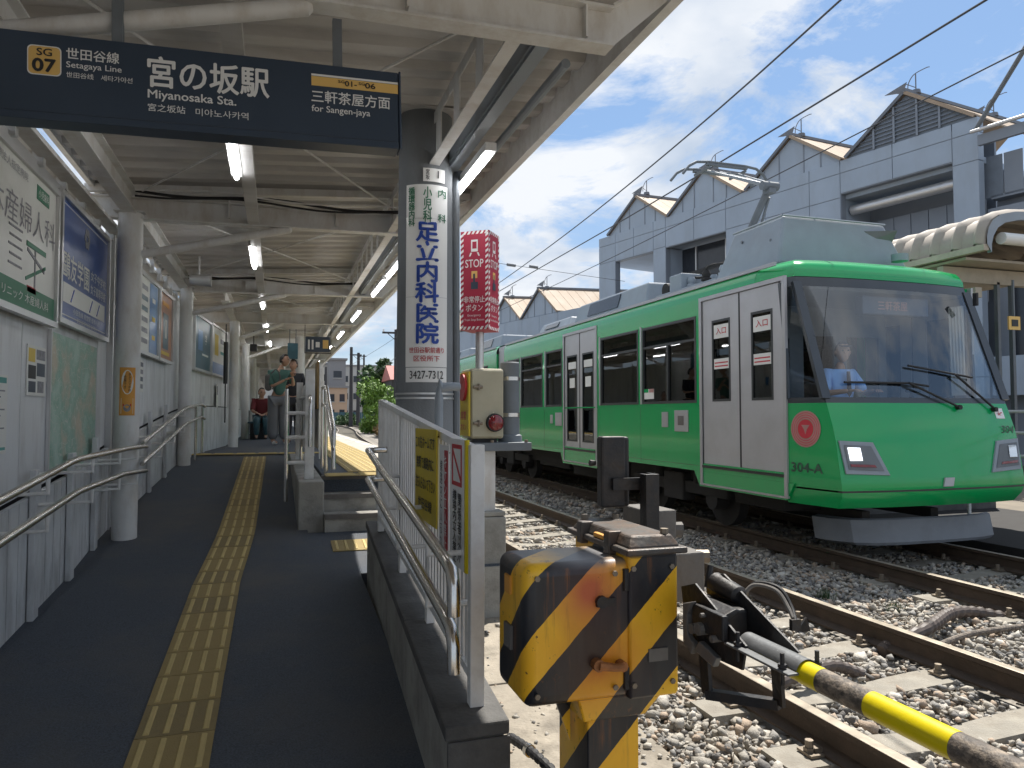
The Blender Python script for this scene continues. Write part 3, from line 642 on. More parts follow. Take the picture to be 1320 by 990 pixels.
for i in range(22): P('top_bracket', MB().box(-1.40 if i < 14 else -1.28, -1.34 if i < 14 else -1.24, 1.0+i*.5, 1.05+i*.5, 2.88, 3.02), 'frame_alu', w, None)
m = MB(); m.box(-1.415, -1.37, .5, 7.2, 2.86, 2.905); P('top_rail', m, 'frame_alu', w, None)
RY, UZ, NX = (0, 1, 0), (0, 0, 1), (1, 0, 0)
def board(label, y0, y1, z0, z1, sheet, group='advertising boards on the left wall', off=.03, cat='advertising board', frame='frame_alu'):
    t = thing('advertising_board', label, cat, group)
    xa, xb = XW(y0)+off, XW(y1)+off; A = Vector((xa, y0, z0)); B = Vector((xb, y1, z0)); r = (B-A).normalized(); n = r.cross(Vector(UZ)); f = .035
    L = (B-A).length; H = z1-z0; c = (A+B)/2+Vector((0, 0, H/2))
    m = MB()
    for (cu, cv, ww, hh) in ((0, H/2-f/2, L, f), (0, -H/2+f/2, L, f), (-L/2+f/2, 0, f, H-2*f), (L/2-f/2, 0, f, H-2*f)): plate(c+r*cu+Vector((0, 0, cv)), ww, hh, r, UZ, .04, m)
    P('frame', m, frame, t, None); P('poster', plate(c, L-2*f, H-2*f, r, UZ, .02), sheet, t, None)
    return t, c+n*.0215, r, n, L-2*f, H-2*f
def band(t, c, r, cu, cv, w_, h_, mi, name='print', th=.0015, lay=0):
    P(name, plate(Vector(c)+Vector(r)*cu+Vector((0, 0, cv))+Vector(r).cross(Vector(UZ))*(.0016*lay), w_, h_, r, UZ, th), mi, t, None)
t, c, r, n, L, H = board('white clinic board with large grey characters, street map and green foot, nearest on the left', 3.55, 5.28, 1.93, 2.80, 'board_cream')
band(t, c, r, 0, -H/2+.07, L, .14, 'ink_green'); text('クリニック 木産婦人科', 'paper', .9, .055, t, c+r*.25+Vector((0, 0, -H/2+.07))+n*.003, r, UZ)
text('鈴木産婦人科', 'paper_grey', 1.35, .17, t, c+r*.14+Vector((0, 0, .12)), r, UZ, .0)
text('医療法人指定病院', 'paper_grey', .55, .05, t, c+r*.0+Vector((0, 0, .34)), r, UZ)
m = MB()
for q in range(20):
    a = 2*PI*q/20
band(t, c, r, .56, .315, .24, .085, 'ink_green'); text('小児歯科', 'paper', .2, .05, t, c+r*.56+Vector((0, 0, .315))+n*.003, r, UZ)
band(t, c, r, .46, -.02, .36, .03, 'ink_green')
for (a, b, c_, d, mi) in ((.28, -.22, .64, -.10, 'ink_green'), (.30, -.05, .62, -.13, 'paper_grey'), (.44, -.03, .44, -.26, 'paper_grey')):
    p0 = c+r*a+Vector((0, 0, b)); p1 = c+r*c_+Vector((0, 0, d)); P('print', MB().bar(p0, p1, .003, .02, up=UZ), mi, t, None)
band(t, c, r, .38, -.27, .16, .035, 'ink_red')
for k in range(5): band(t, c, r, .1, .02-k*.05, .22-.03*(k % 2), .012, 'paper_grey')
t, c, r, n, L, H = board('dark blue school board with white characters and a route map, second on the left', 5.33, 6.78, 1.98, 2.84, 'board_navy')
text('鷗友学園', 'paper', .70, .175, t, c+r*-.27+Vector((0, 0, -.03)), r, UZ, .012)
text('女子中学校', 'paper', .50, .075, t, c+r*.38+Vector((0, 0, .02)), r, UZ, .008); text('女子高等学校', 'paper', .50, .075, t, c+r*.38+Vector((0, 0, -.08)), r, UZ, .008)
band(t, c, r, 0, -.215, 1.22, .13, 'paper'); band(t, c, r, 0, H/2-.03, L-.1, .008, 'paper'); band(t, c, r, 0, -H/2+.03, L-.1, .008, 'paper')
for q in (-.38, .15, .38): P('print', MB().bar(c+r*(q-.04)+Vector((0, 0, -.26))+n*.003, c+r*(q+.04)+Vector((0, 0, -.17))+n*.003, .003, .012, up=UZ), 'ink_blue', t, None)
text('小田急線 経堂駅 徒歩八分', 'paper', .8, .04, t, c+r*.05+Vector((0, 0, -.315)), r, UZ); text('世田谷線 宮の坂駅 徒歩四分', 'paper', .6, .035, t, c+r*.05+Vector((0, 0, -.365)), r, UZ)
m = MB()
for a in range(6):
    an = a*PI/3; q = c+r*(.05*math.cos(an))+Vector((0, 0, .26+.05*math.sin(an))); m.disc(q, n, .032, .0016, 12)
P('crest', m, 'paper_grey', t)
t, c, r, n, L, H = board('pale and blue poster board, first beyond the orange notice column', 7.95, 9.05, 2.0, 2.83, 'board_cream')
band(t, c, r, .28, 0, .42, H-.02, 'board_blue')
for k in range(6): band(t, c, r, -.22, .28-k*.11, .38, .05, 'board_teal' if k in (1, 2) else 'paper_grey')
for k in range(3): band(t, c, r, .28, .2-k*.2, .16, .05, 'paper_yellow' if k else 'paper', lay=1)
t, c, r, n, L, H = board('orange brown poster board showing a dark doorway, between two columns', 9.1, 9.95, 2.0, 2.83, 'board_orange')
band(t, c, r, 0, -.05, .34, .42, 'board_teal'); band(t, c, r, 0, .27, .4, .05, 'paper_orange'); band(t, c, r, 0, -.02, .1, .22, 'paper', lay=1); band(t, c, r, 0, -.31, .5, .04, 'paper_yellow')
t, c, r, n, L, H = board('dark teal poster board, first beyond the second column', 11.4, 12.75, 2.03, 2.86, 'board_teal')
band(t, c, r, -.2, .05, .35, .3, 'board_blue'); text('学', 'paper', .14, .16, t, c+r*.25+Vector((0, 0, .1)), r, UZ, .01); band(t, c, r, .2, -.15, .5, .03, 'paper')
t, c, r, n, L, H = board('cream and blue poster board, farthest of the wall', 12.8, 14.4, 2.03, 2.88, 'board_cream')
band(t, c, r, 0, -.3, L, .2, 'board_blue'); band(t, c, r, -.3, .1, .35, .35, 'paper_yellow'); band(t, c, r, .3, .2, .4, .08, 'paper_grey'); band(t, c, r, .3, .0, .4, .05, 'paper_teal')
# papers on the wall
t = thing('neighbourhood_map', 'large green printed street map on the wall under the dark blue board', 'map'); x = -1.378
P('sheet', MB().box(x, x+.012, 5.36, 6.62, .99, 1.92), 'map_print', t, None); P('edge_strip', MB().box(x, x+.02, 5.335, 5.357, .98, 1.93), 'frame_alu', t, None)
t = thing('leaflets', 'sheet with yellow and dark pictures taped to the wall left of the street map', 'poster')
P('sheet', MB().box(x, x+.006, 4.92, 5.28, 1.50, 1.80), 'paper', t, None)
for i, (a, b, c_, d, q) in enumerate([(4.94, 5.06, 1.70, 1.78, 'paper_yellow'), (5.09, 5.26, 1.72, 1.78, 'paper_grey'), (4.94, 5.08, 1.60, 1.68, 'ink_black'), (5.1, 5.26, 1.62, 1.70, 'sign_navy'), (4.95, 5.08, 1.52, 1.585, 'sign_navy'), (5.12, 5.24, 1.52, 1.59, 'paper_grey')]): P('print', MB().box(x+.006, x+.0075, a, b, c_, d), q, t, None)
t = thing('timetable_sheet', 'white notice with a teal heading at the left edge of the picture', 'poster')
P('sheet', MB().box(x, x+.006, 4.05, 4.60, 1.18, 1.60), 'paper', t, None); P('print', MB().box(x+.006, x+.0075, 4.07, 4.58, 1.555, 1.585), 'paper_teal', t, None); P('print', MB().box(x+.006, x+.0075, 4.07, 4.58, 1.20, 1.215), 'paper_teal', t, None)
for k in range(9): P('print', MB().box(x+.006, x+.0072, 4.09, 4.56-.06*(k % 3), 1.51-k*.033, 1.518-k*.033), 'paper_grey', t, None)
t = thing('small_notice', 'small black and white leaflet on the wall past the orange notice column', 'poster')
P('sheet', MB().box(-1.325, -1.318, 8.2, 8.5, 1.62, 1.95), 'paper', t, None)
for k in range(4): P('print', MB().box(-1.318, -1.3165, 8.22, 8.48, 1.88-k*.075, 1.925-k*.075), 'paper_grey' if k % 2 else 'sign_navy', t, None)
t = thing('small_notice', 'small leaflet on the wall under the cream and blue board', 'poster')
P('sheet', MB().box(-.955, -.948, 13.4, 13.7, 1.5, 1.9), 'paper', t, None); P('print', MB().box(-.948, -.9465, 13.43, 13.67, 1.72, 1.87), 'paper_grey', t, None)
# orange notice wrapped on the first column
t = thing('column_notice', 'orange notice with a white oval wrapped round the first white column', 'notice')
def wrap(cx, cy, r_, a0, a1, z0, z1, n=10):
    m = MB(); rows = []
    for k in range(n+1):
        a = a0+(a1-a0)*k/n; rows.append([(cx+r_*math.cos(a), cy+r_*math.sin(a), z0), (cx+r_*math.cos(a), cy+r_*math.sin(a), z1), (cx+(r_-.002)*math.cos(a), cy+(r_-.002)*math.sin(a), z1)])
    return m.grid(rows)
ca_ = -math.radians(80)
P('sheet', wrap(-1.16, 6.73, .0975, ca_-.62, ca_+.62, 1.38, 1.77), 'paper_orange', t)
m = MB()
def onc(u, z, r_=.099): a = ca_+u/.0975; return (-1.16+r_*math.cos(a), 6.73+r_*math.sin(a), z)
pts = [onc(.045*math.cos(q*PI/8), 1.65+.10*math.sin(q*PI/8)) for q in range(16)]; m.add(pts, [tuple(range(16))]); P('oval', m, 'paper', t, None)
for u, n_ in ((.016, '歩きスマホは'), (-.016, '危険です')):
    text(n_, 'ink_black', .018, .15 if u > 0 else .11, t, Vector(onc(u, 1.65, .1005)), (1, .12, 0), UZ, .01, vertical=True)
m = MB(); m.add([onc(.028*math.cos(q*PI/6), 1.44+.03*math.sin(q*PI/6), .0992) for q in range(12)], [tuple(range(12))]); P('print', m, 'paper_grey', t, None)
m = MB(); m.add([onc(-.03, 1.455, .0996), onc(.03, 1.455, .0996), onc(.03, 1.475, .0996), onc(-.03, 1.475, .0996)], [(0, 1, 2, 3)]); P('print', m, 'ink_red', t, None)
m = MB(); m.add([onc(-.045, 1.395, .0985), onc(.045, 1.395, .0985), onc(.045, 1.52, .0985), onc(-.045, 1.52, .0985)], [(0, 1, 2, 3)]); P('print', m, 'paper', t, None)
# handrails
def rails(label, uppers, lowers, posts, brackets=None, group='stainless handrails', r=.019):
    t = thing('handrail', label, 'handrail', group)
    P('upper_rail', MB().tube(uppers, r, 14), 'stainless', t, 50); P('lower_rail', MB().tube(lowers, r, 14), 'stainless', t, 50)
    for (p, q, rr) in posts: P('post', MB().tube([p, q], rr, 10), 'stainless', t)
    for b in (brackets or []): P('bracket', MB().tube(b, .011, 8), 'white_steel', t)
    return t
X = -1.03
U = [(X, 1.6, .93), (X, 3.40, 1.05), (X, 4.45, 1.135), (X, 4.6, 1.142), (X, 6.0, 1.138), (X, 6.7, 1.125), (X-.0, 6.86, 1.115)]; Lw = [(X, 1.6, .76), (X, 3.41, .881), (X, 4.5, .955), (X, 4.65, .963), (X, 5.9, .96), (X, 6.7, .925), (X, 6.86, .915)]
br = []
for y in (2.2, 3.1, 4.05, 4.95, 5.75, 6.45):
    zu = interp(y, [q[1] for q in U], [q[2] for q in U]); zl = interp(y, [q[1] for q in Lw], [q[2] for q in Lw])
    br += [[(XW(y)+.06, y, zu-.10), (X, y, zu-.09), (X, y, zu-.01)], [(XW(y)+.06, y, zl-.10), (X, y, zl-.09), (X, y, zl-.01)]]
rails('double stainless handrail along the left wall from the near left edge to the first column', U, Lw, [], br)
U = [(X, 6.68, 1.155), (X, 6.8, 1.17), (X, 9.6, 1.46), (X, 9.85, 1.475), (X, 11.6, 1.53), (X, 11.75, 1.53), (X+.03, 11.85, 1.50)]; Lw = [(X, 6.68, .985), (X, 6.8, 1.0), (X, 9.7, 1.27), (X, 9.95, 1.285), (X, 11.6, 1.35), (X, 11.75, 1.35), (X+.03, 11.85, 1.32)]
br = []
for y in (7.75, 8.7, 9.6): 
    zu = interp(y, [q[1] for q in U], [q[2] for q in U]); br += [[(XW(y)+.06, y, zu-.10), (X, y, zu-.09), (X, y, zu-.01)], [(XW(y)+.06, y, zu-.29), (X, y, zu-.28), (X, y, zu-.2)]]
rails('double stainless handrail climbing from the first column past the second to the ramp top', U, Lw, [((X, 11.8, floor_z(11.8)), (X, 11.8, 1.5), .017), ((X, 10.9, floor_z(10.9)), (X, 10.9, 1.5), .017)], br)
# right handrail on the fence side
def xr(y): return interp(y, [2.14, 4.6], [.505, .55])
U = [(xr(2.14), 2.13, .80), (xr(2.14), 2.13, .88), (xr(2.14), 2.16, .925), (xr(2.2), 2.25, .94), (xr(4.5), 4.5, 1.155), (xr(4.6), 4.62, 1.165), (.60, 4.68, 1.165), (.68, 4.7, 1.165)]
Lw = [(xr(2.14), 2.13, .635), (xr(2.14), 2.13, .71), (xr(2.14), 2.16, .755), (xr(2.2), 2.25, .77), (xr(4.5), 4.5, .975), (xr(4.6), 4.62, .985), (.60, 4.68, .985), (.68, 4.7, .985)]
rails('double stainless handrail with bent down end in front of the white fence', U, Lw, [], [[(.67, y, interp(y, [2.2, 4.5], [.94, 1.155])-dz-.07), (xr(y), y, interp(y, [2.2, 4.5], [.94, 1.155])-dz-.07), (xr(y), y, interp(y, [2.2, 4.5], [.94, 1.155])-dz)] for y in (2.55, 3.3, 4.1) for dz in (0, .175)], r=.0195)
# rails on the wall between ramp and steps
rails('double stainless handrail on the side wall at the left of the steps', [(.30, 6.85, 1.30), (.30, 6.85, 1.48), (.30, 6.95, 1.55), (.30, 11.2, 1.62)], [(.30, 6.85, 1.10), (.30, 6.85, 1.30), (.30, 6.95, 1.37), (.30, 11.2, 1.44)][:], [((.30, yy, .78), (.30, yy, 1.56), .018) for yy in (7.2, 9.2, 11.2)])
rails('steep stainless handrail going up the left edge of the steps', [(.48, 6.5, 1.12), (.48, 6.5, 1.25), (.48, 6.6, 1.31), (.48, 7.5, 1.66), (.48, 8.1, 1.67)], [(.48, 6.5, .92), (.48, 6.5, 1.07), (.48, 6.6, 1.13), (.48, 7.5, 1.48), (.48, 8.1, 1.49)], [((.48, 7.5, .8), (.48, 7.5, 1.65), .018), ((.48, 8.1, .8), (.48, 8.1, 1.67), .018)])
t = thing('safety_gate', 'white post and rail barrier standing on the side wall left of the steps', 'barrier')
P('post', MB().box(.26, .34, 6.98, 7.03, .8, 1.80), 'white_steel', t, None, .004); P('post', MB().box(.26, .34, 9.9, 9.95, .8, 1.80), 'white_steel', t, None, .004)
for z in (.95, 1.18, 1.4): P('rail', MB().tube([(.10, 7.0, z), (.33, 7.0, z)], .018, 10), 'white_steel', t)
P('post', MB().tube([(.10, 7.0, .60), (.10, 7.0, 1.62)], .018, 10), 'stainless', t)
for k in range(9): P('panel', MB().box(.33, .35, 7.1+k*.42, 7.48+k*.42, 1.0, 1.74), 'white_steel', t, None)
# white fence on the low wall
fe = thing('white_fence', 'white steel picket fence on the low concrete wall, hung with warning signs', 'fence')
def fx(y): return interp(y, [2.48, 5.05], [.663, .69])
def ft(y): return interp(y, [2.48, 5.05], [1.275, 1.49])
P('end_post', MB().box(.640, .690, 2.455, 2.50, .385, 1.285), 'white_steel', fe, None, .003)
P('end_post', MB().box(fx(5.05)-.02, fx(5.05)+.02, 5.03, 5.07, .6, 1.49), 'white_steel', fe, None, .003)
P('top_rail', MB().bar((fx(2.5), 2.5, 1.262), (fx(5.03), 5.03, 1.475), .04, .03), 'white_steel', fe, None)
P('bottom_rail', MB().bar((fx(2.5), 2.5, .49), (fx(5.03), 5.03, .70), .03, .03), 'white_steel', fe, None)
y = 2.575
while y < 5.0:
    P('baluster', MB().box(fx(y)-.009, fx(y)+.009, y-.012, y+.012, ft(y)-.795, ft(y)-.025), 'white_steel', fe, None); y += .064
for y in (3.3, 4.1): P('post', MB().box(fx(y)-.018, fx(y)+.018, y-.022, y+.022, wz(y)-.01, ft(y)-.02), 'white_steel', fe, None)
def fsign(label, y0, y1, z0, z1, mi, edge=None, x=.632):
    t = thing('warning_sign', label, 'sign', 'signs wired to the white fence'); z0b = z0
    P('plate', MB().box(x, x+.004, y0, y1, z0, z1), mi, t, None, .001)
    if edge: P('edge', MB().box(x+.004, x+.012, y0-.012, y0, z0, z1), edge, t, None); P('edge', MB().box(x-.0005, x+.004, y0-.006, y0+.012, z0, z1), edge, t, None)
    P('wire_tie', MB().tube([(x+.01, y0+.03, z1-.03), (.66, y0+.03, z1-.02)], .003, 6), 'black_rubber', t)
    return t, x
RN = (0, -1, 0)    # reading direction on faces that look toward -X
t, x = fsign('yellow sign with black writing on the white fence, farthest up the ramp', 2.98, 3.46, .92, 1.325, 'sign_yellow')
for i, (s, w_) in enumerate([('この先ホームです', .42), ('無断で線路内に', .38), ('立ち入らないで下さい', .43), ('世田谷線', .3)]): text(s, 'ink_black', w_, .055 if i < 3 else .05, t, (x-.001, 3.22, 1.265-i*.09), RN, UZ, .01)
t, x = fsign('narrow white and red sign on the white fence between the other two', 2.76, 2.93, .83, 1.27, 'sign_white')
band_ = P('print', MB().box(x-.0012, x, 2.77, 2.83, .85, 1.25), 'ink_red', t, None); text('キケン立入禁止', 'sign_white', .045, .36, t, (x-.0022, 2.80, 1.05), RN, UZ, .01, vertical=True); text('線路内に入るな', 'ink_black', .04, .34, t, (x-.001, 2.88, 1.04), RN, UZ, .0, vertical=True)
t, x = fsign('white no entry sign with red square and yellow edge, nearest on the white fence', 2.50, 2.735, .84, 1.30, 'sign_white', 'bar_yellow')
fr = MB()
for (a, b, c_, d) in ((2.55, 2.70, 1.265, 1.28), (2.55, 2.70, 1.13, 1.145), (2.55, 2.565, 1.145, 1.265), (2.685, 2.70, 1.145, 1.265)): fr.box(x-.0012, x, a, b, c_, d)
fr.bar((x-.0008, 2.69, 1.26), (x-.0008, 2.56, 1.15), .0012, .014, up=(0, 0, 1)); P('print', fr, 'ink_red', t, None)
text('線路内立入禁止', 'ink_black', .055, .26, t, (x-.001, 2.65, .985), RN, UZ, .02, vertical=True); text('関係者以外', 'ink_black', .055, .24, t, (x-.001, 2.575, .985), RN, UZ, .01, vertical=True)
# tall bent pipe between fence and signal
t = thing('pipe_stand', 'grey bent pipe standing between the concrete pole and the signal box', 'pipe')
P('pipe', MB().tube(curve_pts([(.925, 4.30, .5), (.925, 4.30, 1.49), (.94, 4.30, 1.54), (.985, 4.30, 1.555), (1.05, 4.32, 1.555)], 3), .026, 12), 'roof_unit_grey', t)
# ------------------------------------------------------------------ concrete utility pole with clinic plates
PX, PY = .965, 4.95
up = thing('utility_pole', 'dark concrete utility pole rising through the platform roof, with clinic plates', 'pole')
P('shaft', MB().tube([(PX, PY, -.3), (PX, PY, 3.52)], [.205, .180], 32), 'pole_concrete', up)
P('collar', MB().box(PX-.22, PX+.22, PY-.2, PY+.22, 3.425, 3.44), 'deck_white', up, None)
P('conduit', MB().tube([(PX+.215, PY-.03, 1.0), (PX+.205, PY-.03, 2.96), (PX+.22, PY, 3.06), (PX+.27, PY+.1, 3.1)], .027, 10), 'post_grey', up)
for z in (1.49, 1.52): P('steel_band', MB().tube([(PX, PY, z), (PX, PY, z+.012)], .199, 28), 'frame_alu', up)
dn = math.atan2(-PY, -PX)+.07
pr_ = .1965
def pw(u, z, rr=pr_): a = dn+u/pr_; return Vector((PX+rr*math.cos(a), PY+rr*math.sin(a), z))
def pgrid(u0, u1, z0, z1, rr=pr_, n=10):
    m = MB(); m.grid([[pw(u0+(u1-u0)*k/n, z0, rr), pw(u0+(u1-u0)*k/n, z1, rr)] for k in range(n+1)]); return m
def ptext(s, mi, u, z, w_, h_, vertical=False, bold=0., rr=pr_+.006, par=None):
    o = text(s, mi, w_, h_, par, (0, 0, 0), (1, 0, 0), (0, 0, 1), bold, vertical=vertical, th=0)
    for v in o.data.vertices:
        q = pw(u+v.co.x, z+v.co.z, rr); v.co = q
    return o
pl = thing('clinic_plate', 'tall white clinic plate with large blue vertical characters on the concrete pole', 'sign')
P('plate', pgrid(-.15, .15, 1.70, 2.91), 'sign_white', pl); P('plate', pgrid(-.148, .148, 1.60, 1.696), 'sign_white', pl)
for z in (2.68, 2.16): P('seam', pgrid(-.15, .15, z, z+.004, pr_+.0012), 'frame_alu', pl)
ptext('足立内科医院', 'ink_blue', .0, 2.255, .15, .80, True, .035, par=pl)
ptext('循環器内科', 'ink_green', -.105, 2.76, .045, .26, True, .025, par=pl); ptext('小児科', 'ink_green', .0, 2.775, .055, .235, True, .015, par=pl); ptext('内', 'ink_green', .10, 2.855, .06, .055, False, .02, par=pl); ptext('科', 'ink_green', .10, 2.69, .06, .055, False, .02, par=pl)
ptext('世田谷駅前通り', 'ink_red', .0, 1.81, .235, .038, False, .012, par=pl); ptext('区役所下', 'ink_red', .0, 1.755, .17, .038, False, .012, par=pl)
ptext('3427-7312', 'ink_black', .0, 1.648, .225, .052, False, .01, par=pl)
pn = thing('pole_number_plate', 'small white number plate above the clinic plate on the concrete pole', 'sign')
P('plate', pgrid(-.03, .125, 2.93, 3.02), 'sign_white', pn); ptext('宮坂', 'ink_black', .0, 2.975, .025, .07, True, .01, par=pn); ptext('1', 'ink_black', .07, 2.98, .008, .05, par=pn)
# ------------------------------------------------------------------ station name sign
s_tl, s_tr, s_bl, s_br = (0, 37), (514, 97), (0, 152), (514, 190)
sg = thing('station_sign', 'dark blue hanging sign with the station name in white and a yellow line number', 'sign', loc=(.459, 2.905, 2.474), rz=math.radians(-1.0))
sg.scale = (.784,)*3; sg.rotation_euler = (0, math.radians(-1.2), math.radians(-1.0))
SL, SH, SD = 2.1, .365, .10
tilt = 0.0
P('case', MB().hexa([(-SL, .0, 0), (0, .0, 0), (0, SD, 0), (-SL, SD, 0)], [(-SL, 0, SH), (0, 0, SH), (0, SD, SH), (-SL, SD, SH)]), 'sign_navy', sg, None, .006)
P('lower_lip', MB().box(-SL, -.004, -.012, SD+.01, -.035, -.002), 'sign_navy', sg, None, .003)
P('side_cap', MB().box(.001, .012, -.006, SD+.006, -.03, SH+.004), 'sign_navy', sg, None, .003)
def S(u): return -u
RX = (1, 0, 0); yo = -.0015
def stx(s, mi, x0, z0, w_, h_, bold=0.): text(s, mi, w_, h_, sg, (x0, yo, z0), RX, UZ, bold, center=False)
stx('宮の坂駅', 'sign_white', -1.165, .165, .535, .145, .02); stx('Miyanosaka Sta.', 'sign_white', -1.165, .100, .385, .052, .02)
stx('宮之坂站', 'sign_white', -1.165, .050, .16, .036, .01); stx('미야노사카역', 'sign_white', -.96, .047, .235, .036, .004)
m = MB(); ro_ = .02; cx0, cx1, cz0, cz1 = -1.655, -1.52, .170, .305; pp = []
for (a, b, s0) in ((cx1-ro_, cz0+ro_, -90), (cx1-ro_, cz1-ro_, 0), (cx0+ro_, cz1-ro_, 90), (cx0+ro_, cz0+ro_, 180)):
    for k in range(5): an = math.radians(s0+k*22.5); pp.append((a+ro_*math.cos(an), -.0005, b+ro_*math.sin(an)))
m.prism(pp, (0, -.001, 0)); P('number_tile', m, 'sign_white', sg, None)
m = MB(); k_ = .93; cx, cz = (cx0+cx1)/2, (cz0+cz1)/2; m.prism([(cx+(a-cx)*k_, -.0016, cz+(c_-cz)*k_) for a, b, c_ in pp], (0, -.0008, 0)); P('number_tile', m, 'sign_gold', sg, None)
yo = -.003; stx('SG', 'ink_black', -1.617, .258, .06, .033, .02); stx('07', 'ink_black', -1.633, .186, .09, .057, .05); yo = -.0015
stx('世田谷線', 'sign_white', -1.50, .255, .215, .052, .015); stx('Setagaya Line', 'sign_white', -1.50, .208, .225, .036, .01); stx('世田谷线', 'sign_white', -1.50, .170, .11, .026, .008); stx('세타가야선', 'sign_white', -1.36, .170, .13, .026, .008)
P('line_bar', MB().box(-.43, -.003, -.0012, .001, .253, .300), 'sign_gold', sg, None); P('line_bar', MB().box(-.43, -.003, -.0014, .001, .302, .312), 'sign_white', sg, None)
yo = -.003; stx('SG', 'ink_black', -.30, .277, .03, .014, .02); stx('01-', 'ink_black', -.268, .264, .058, .027, .03); stx('SG', 'ink_black', -.20, .277, .03, .014, .02); stx('06', 'ink_black', -.168, .264, .05, .027, .03); yo = -.0015
stx('三軒茶屋方面', 'sign_white', -.43, .168, .385, .062, .012); stx('for Sangen-jaya', 'sign_white', -.43, .112, .285, .042, .01)
for x_ in (-.30, -1.30, -1.9): P('hanger', MB().bar((x_, SD/2, SH), (x_, SD/2, .62), .045, .045), 'post_grey', sg, None)
# ------------------------------------------------------------------ signal post, stop button box
sp = thing('signal_post', 'square grey post and plate on a concrete block beside the track, carrying the signal box', 'post')
P('footing', MB().box(1.40, 1.71, 5.47, 5.80, -.3, .60), 'concrete', sp, None, .012); P('footing', MB().box(1.41, 1.705, 5.475, 5.79, .605, .64), 'concrete', sp, None, .006)
P('post', MB().box(1.48, 1.64, 5.53, 5.70, .64, 1.11), 'white_paint', sp, None, .004)
P('top_plate', MB().box(1.26, 1.92, 5.47, 5.82, 1.105, 1.17), 'post_grey', sp, None, .006)
for x_ in (1.30, 1.60, 1.88): P('bolt', MB().tube([(x_, 5.49, 1.17), (x_, 5.49, 1.19)], .015, 6), 'bolt_steel', sp)
bx = thing('signal_box', 'beige signal box with a red lamp and a yellow side plate, behind the fence', 'signal')
P('body', MB().box(1.43, 1.70, 5.50, 5.80, 1.20, 1.745), 'beige_box', bx, None, .02); P('door_lip', MB().box(1.44, 1.692, 5.488, 5.50, 1.215, 1.73), 'beige_box', bx, None, .006)
P('foot', MB().box(1.47, 1.66, 5.55, 5.75, 1.17, 1.2), 'black_iron', bx, None)
for z in (1.32, 1.60): P('hinge', MB().tube([(1.45, 5.478, z), (1.52, 5.478, z)], .012, 8).tube([(1.49, 5.475, z-.025), (1.49, 5.475, z+.025)], .01, 8), 'bolt_steel', bx)
P('side_plate', MB().box(1.415, 1.43, 5.50, 5.80, 1.22, 1.72), 'sign_yellow', bx, None, .003); P('red_disc', MB().disc((1.415, 5.64, 1.60), (-1, 0, 0), .105, .02), 'ink_red', bx)
text('非常', 'ink_red', .16, .07, bx, (1.413, 5.65, 1.38), RN, UZ, .02); text('ボタン', 'ink_red', .18, .05, bx, (1.413, 5.65, 1.29), RN, UZ, .02)
P('lamp_ring', MB().tube([(1.62, 5.49, 1.325), (1.62, 5.45, 1.325)], [.072, .068], 28), 'black_rubber', bx); P('lens', MB().tube([(1.62, 5.452, 1.325), (1.62, 5.435, 1.325), (1.62, 5.425, 1.325)], [.062, .05, .015], 24), 'lamp_red', bx, 60)
cy_ = thing('grey_cylinder', 'grey steel cylinder with two bright clamp bands behind the signal box', 'cylinder')
P('shell', MB().tube([(1.80, 5.66, 1.17), (1.80, 5.66, 1.22), (1.80, 5.66, 1.23), (1.80, 5.66, 1.80), (1.80, 5.66, 1.81)], [.10, .095, .078, .078, .07], 28), 'post_grey', cy_)
for z in (1.37, 1.66): P('clamp_band', MB().tube([(1.80, 5.66, z), (1.80, 5.66, z+.03)], .081, 28), 'stainless', cy_)
sx = thing('stop_button_box', 'crimson STOP button box with striped edges on a short steel post', 'sign')
P('post', MB().tube([(1.535, 5.62, 1.745), (1.535, 5.62, 2.05)], .033, 16), 'frame_alu', sx)
R_ = Vector((.963, -.27, 0)); F_ = Vector((.27, .963, 0)); ph = math.radians(21.6); sdd = .235
Mc = Vector((1.545, 5.40, 2.04)); e1 = -R_*math.cos(ph)+F_*math.sin(ph); e2 = R_*math.sin(ph)+F_*math.cos(ph); Hh = .77
base_pts = [Mc, Mc+e2*sdd, Mc+e2*sdd+e1*sdd, Mc+e1*sdd]
P('case', MB().prism(base_pts, (0, 0, Hh)), 'sign_red', sx, None, .004)
